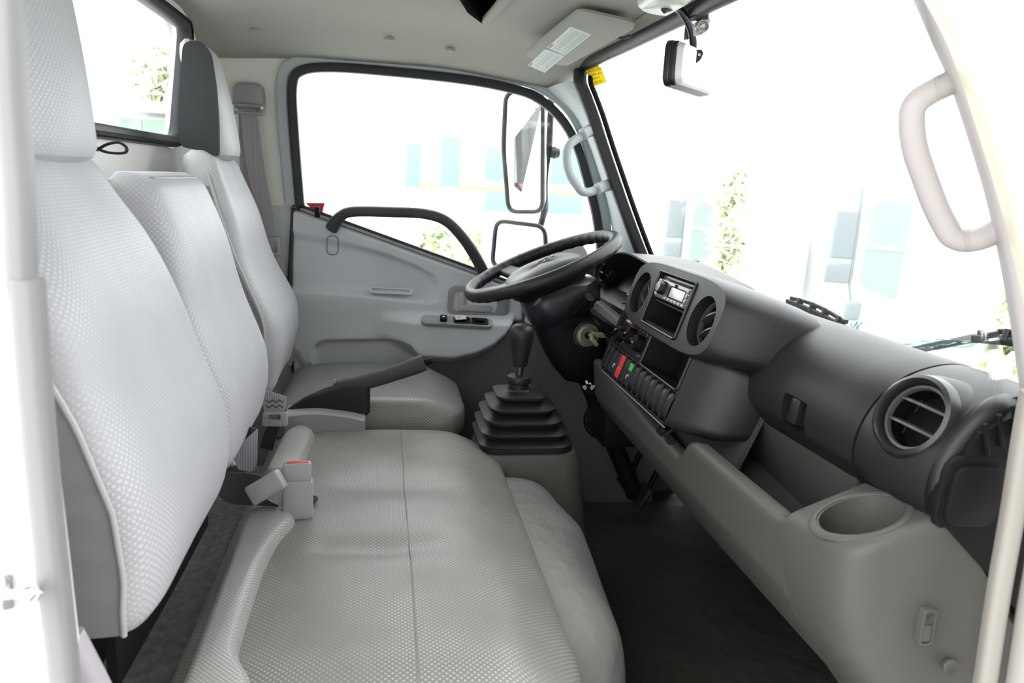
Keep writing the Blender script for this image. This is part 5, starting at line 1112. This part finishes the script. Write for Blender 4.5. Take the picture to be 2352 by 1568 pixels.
def shrub(c, size, n, label, seed, leaf=None):
    rnd = random.Random(seed); V = []; F = []
    for i in range(n):
        a = rnd.uniform(0, 6.283); r = math.sqrt(rnd.random()); z = rnd.random() ** .8
        w = (1 - .55 * z) * (.75 + .25 * math.sin(a * 3 + z * 7))
        p = Vector((c[0] + size[0] * r * w * math.cos(a), c[1] + size[1] * r * w * math.sin(a), c[2] + .12 + size[2] * z))
        d = Vector((rnd.uniform(-1, 1), rnd.uniform(-1, 1), rnd.uniform(-.4, 1))).normalized(); e = d.cross(Vector((rnd.uniform(-1, 1), rnd.uniform(-1, 1), rnd.uniform(-1, 1)))).normalized()
        L_ = size[2] * rnd.uniform(.07, .12); W_ = L_ * .38; k = len(V)
        V += [tuple(p - d * L_), tuple(p + e * W_), tuple(p + d * L_), tuple(p - e * W_)]; F.append((k, k + 1, k + 2, k + 3))
    t = thing('shrub', c, label, 'shrub'); f_ = part('foliage', (V, F), leaf or LEAF, t, smooth=False); f_['kind'] = 'stuff'
    part('stem', join(*[tube([c, (c[0] + size[0] * .3 * math.cos(k * 2.1), c[1] + size[1] * .3 * math.sin(k * 2.1), c[2] + size[2] * .7)], circ(.02, 6)) for k in range(3)]), TDARK, t)
q = (0.7828, 11, -0.1211); shrub((q[0], q[1], -1.0), (.62, .4, q[2] + 1.0 + .45), 1100, "low green shrub under the driver's grab bar, beyond the window", 1)
q = (1.0385, 9, 0.1141); shrub((q[0], q[1], -1.0), (.22, .2, q[2] + 1.0 + .25), 500, "small leafy shrub just left of the wide-angle mirror, outside", 2)
q = (3.4772, 7.2, 0.9765); shrub((q[0], q[1], -1.0), (.14, .16, q[2] + 1.0 + .25), 800, 'pale green shrub right of the lorry beyond the windscreen', 3, LEAFP)
q = (6, 6.1371, 0.0989); shrub((q[0], q[1], -1.0), (.28, .3, q[2] + 1.0 + .15), 700, 'yellow-green shrub at the right edge of the windscreen view', 4)
q = (-2.4884, 9, 1.8308); shrub((q[0], q[1], -1.0), (.5, .3, q[2] + 1.0 + .35), 1200, 'green shrub seen through the rear window', 5, LEAFP)
gb0 = (-2.2604, 7, 1.2194); gb1 = (-1.6711, 7, 1.4534)
gt_ = thing('guard_booth', ((gb0[0] + gb1[0]) / 2, 7.6, -1.0), 'white booth with a green glass band, seen through the rear window', 'booth')
part('booth_wall', rbox(((gb0[0] + gb1[0]) / 2, 7.62, .22), (gb1[0] - gb0[0] + .3, 1.2, 2.44), .02), TRUCK, gt_)
part('booth_roof', rbox(((gb0[0] + gb1[0]) / 2, 7.6, gb1[2] + .10), (gb1[0] - gb0[0] + .6, 1.5, .08), .02), TRUCK, gt_)
for k in range(3):
    x0 = lerp(gb0[0], gb1[0], k / 3) + .01; x1 = lerp(gb0[0], gb1[0], (k + 1) / 3) - .01
    part('window_pane', rbox(((x0 + x1) / 2, 7.01, (gb0[2] + gb1[2]) / 2), (x1 - x0, .03, gb1[2] - gb0[2]), .005), TWIN, gt_)

for pre, g in (('grab_handle', 'grab handles on the windscreen pillars'), ('wiper', 'windscreen wipers'), ('lorry', 'lorries parked in the yard'), ('shrub', 'shrubs around the yard'), ('plastic_wrap', 'scraps of plastic wrap on the wipers')):
    for o in bpy.data.objects:
        if o.parent is None and o.name.split('.')[0] == pre: o['group'] = g
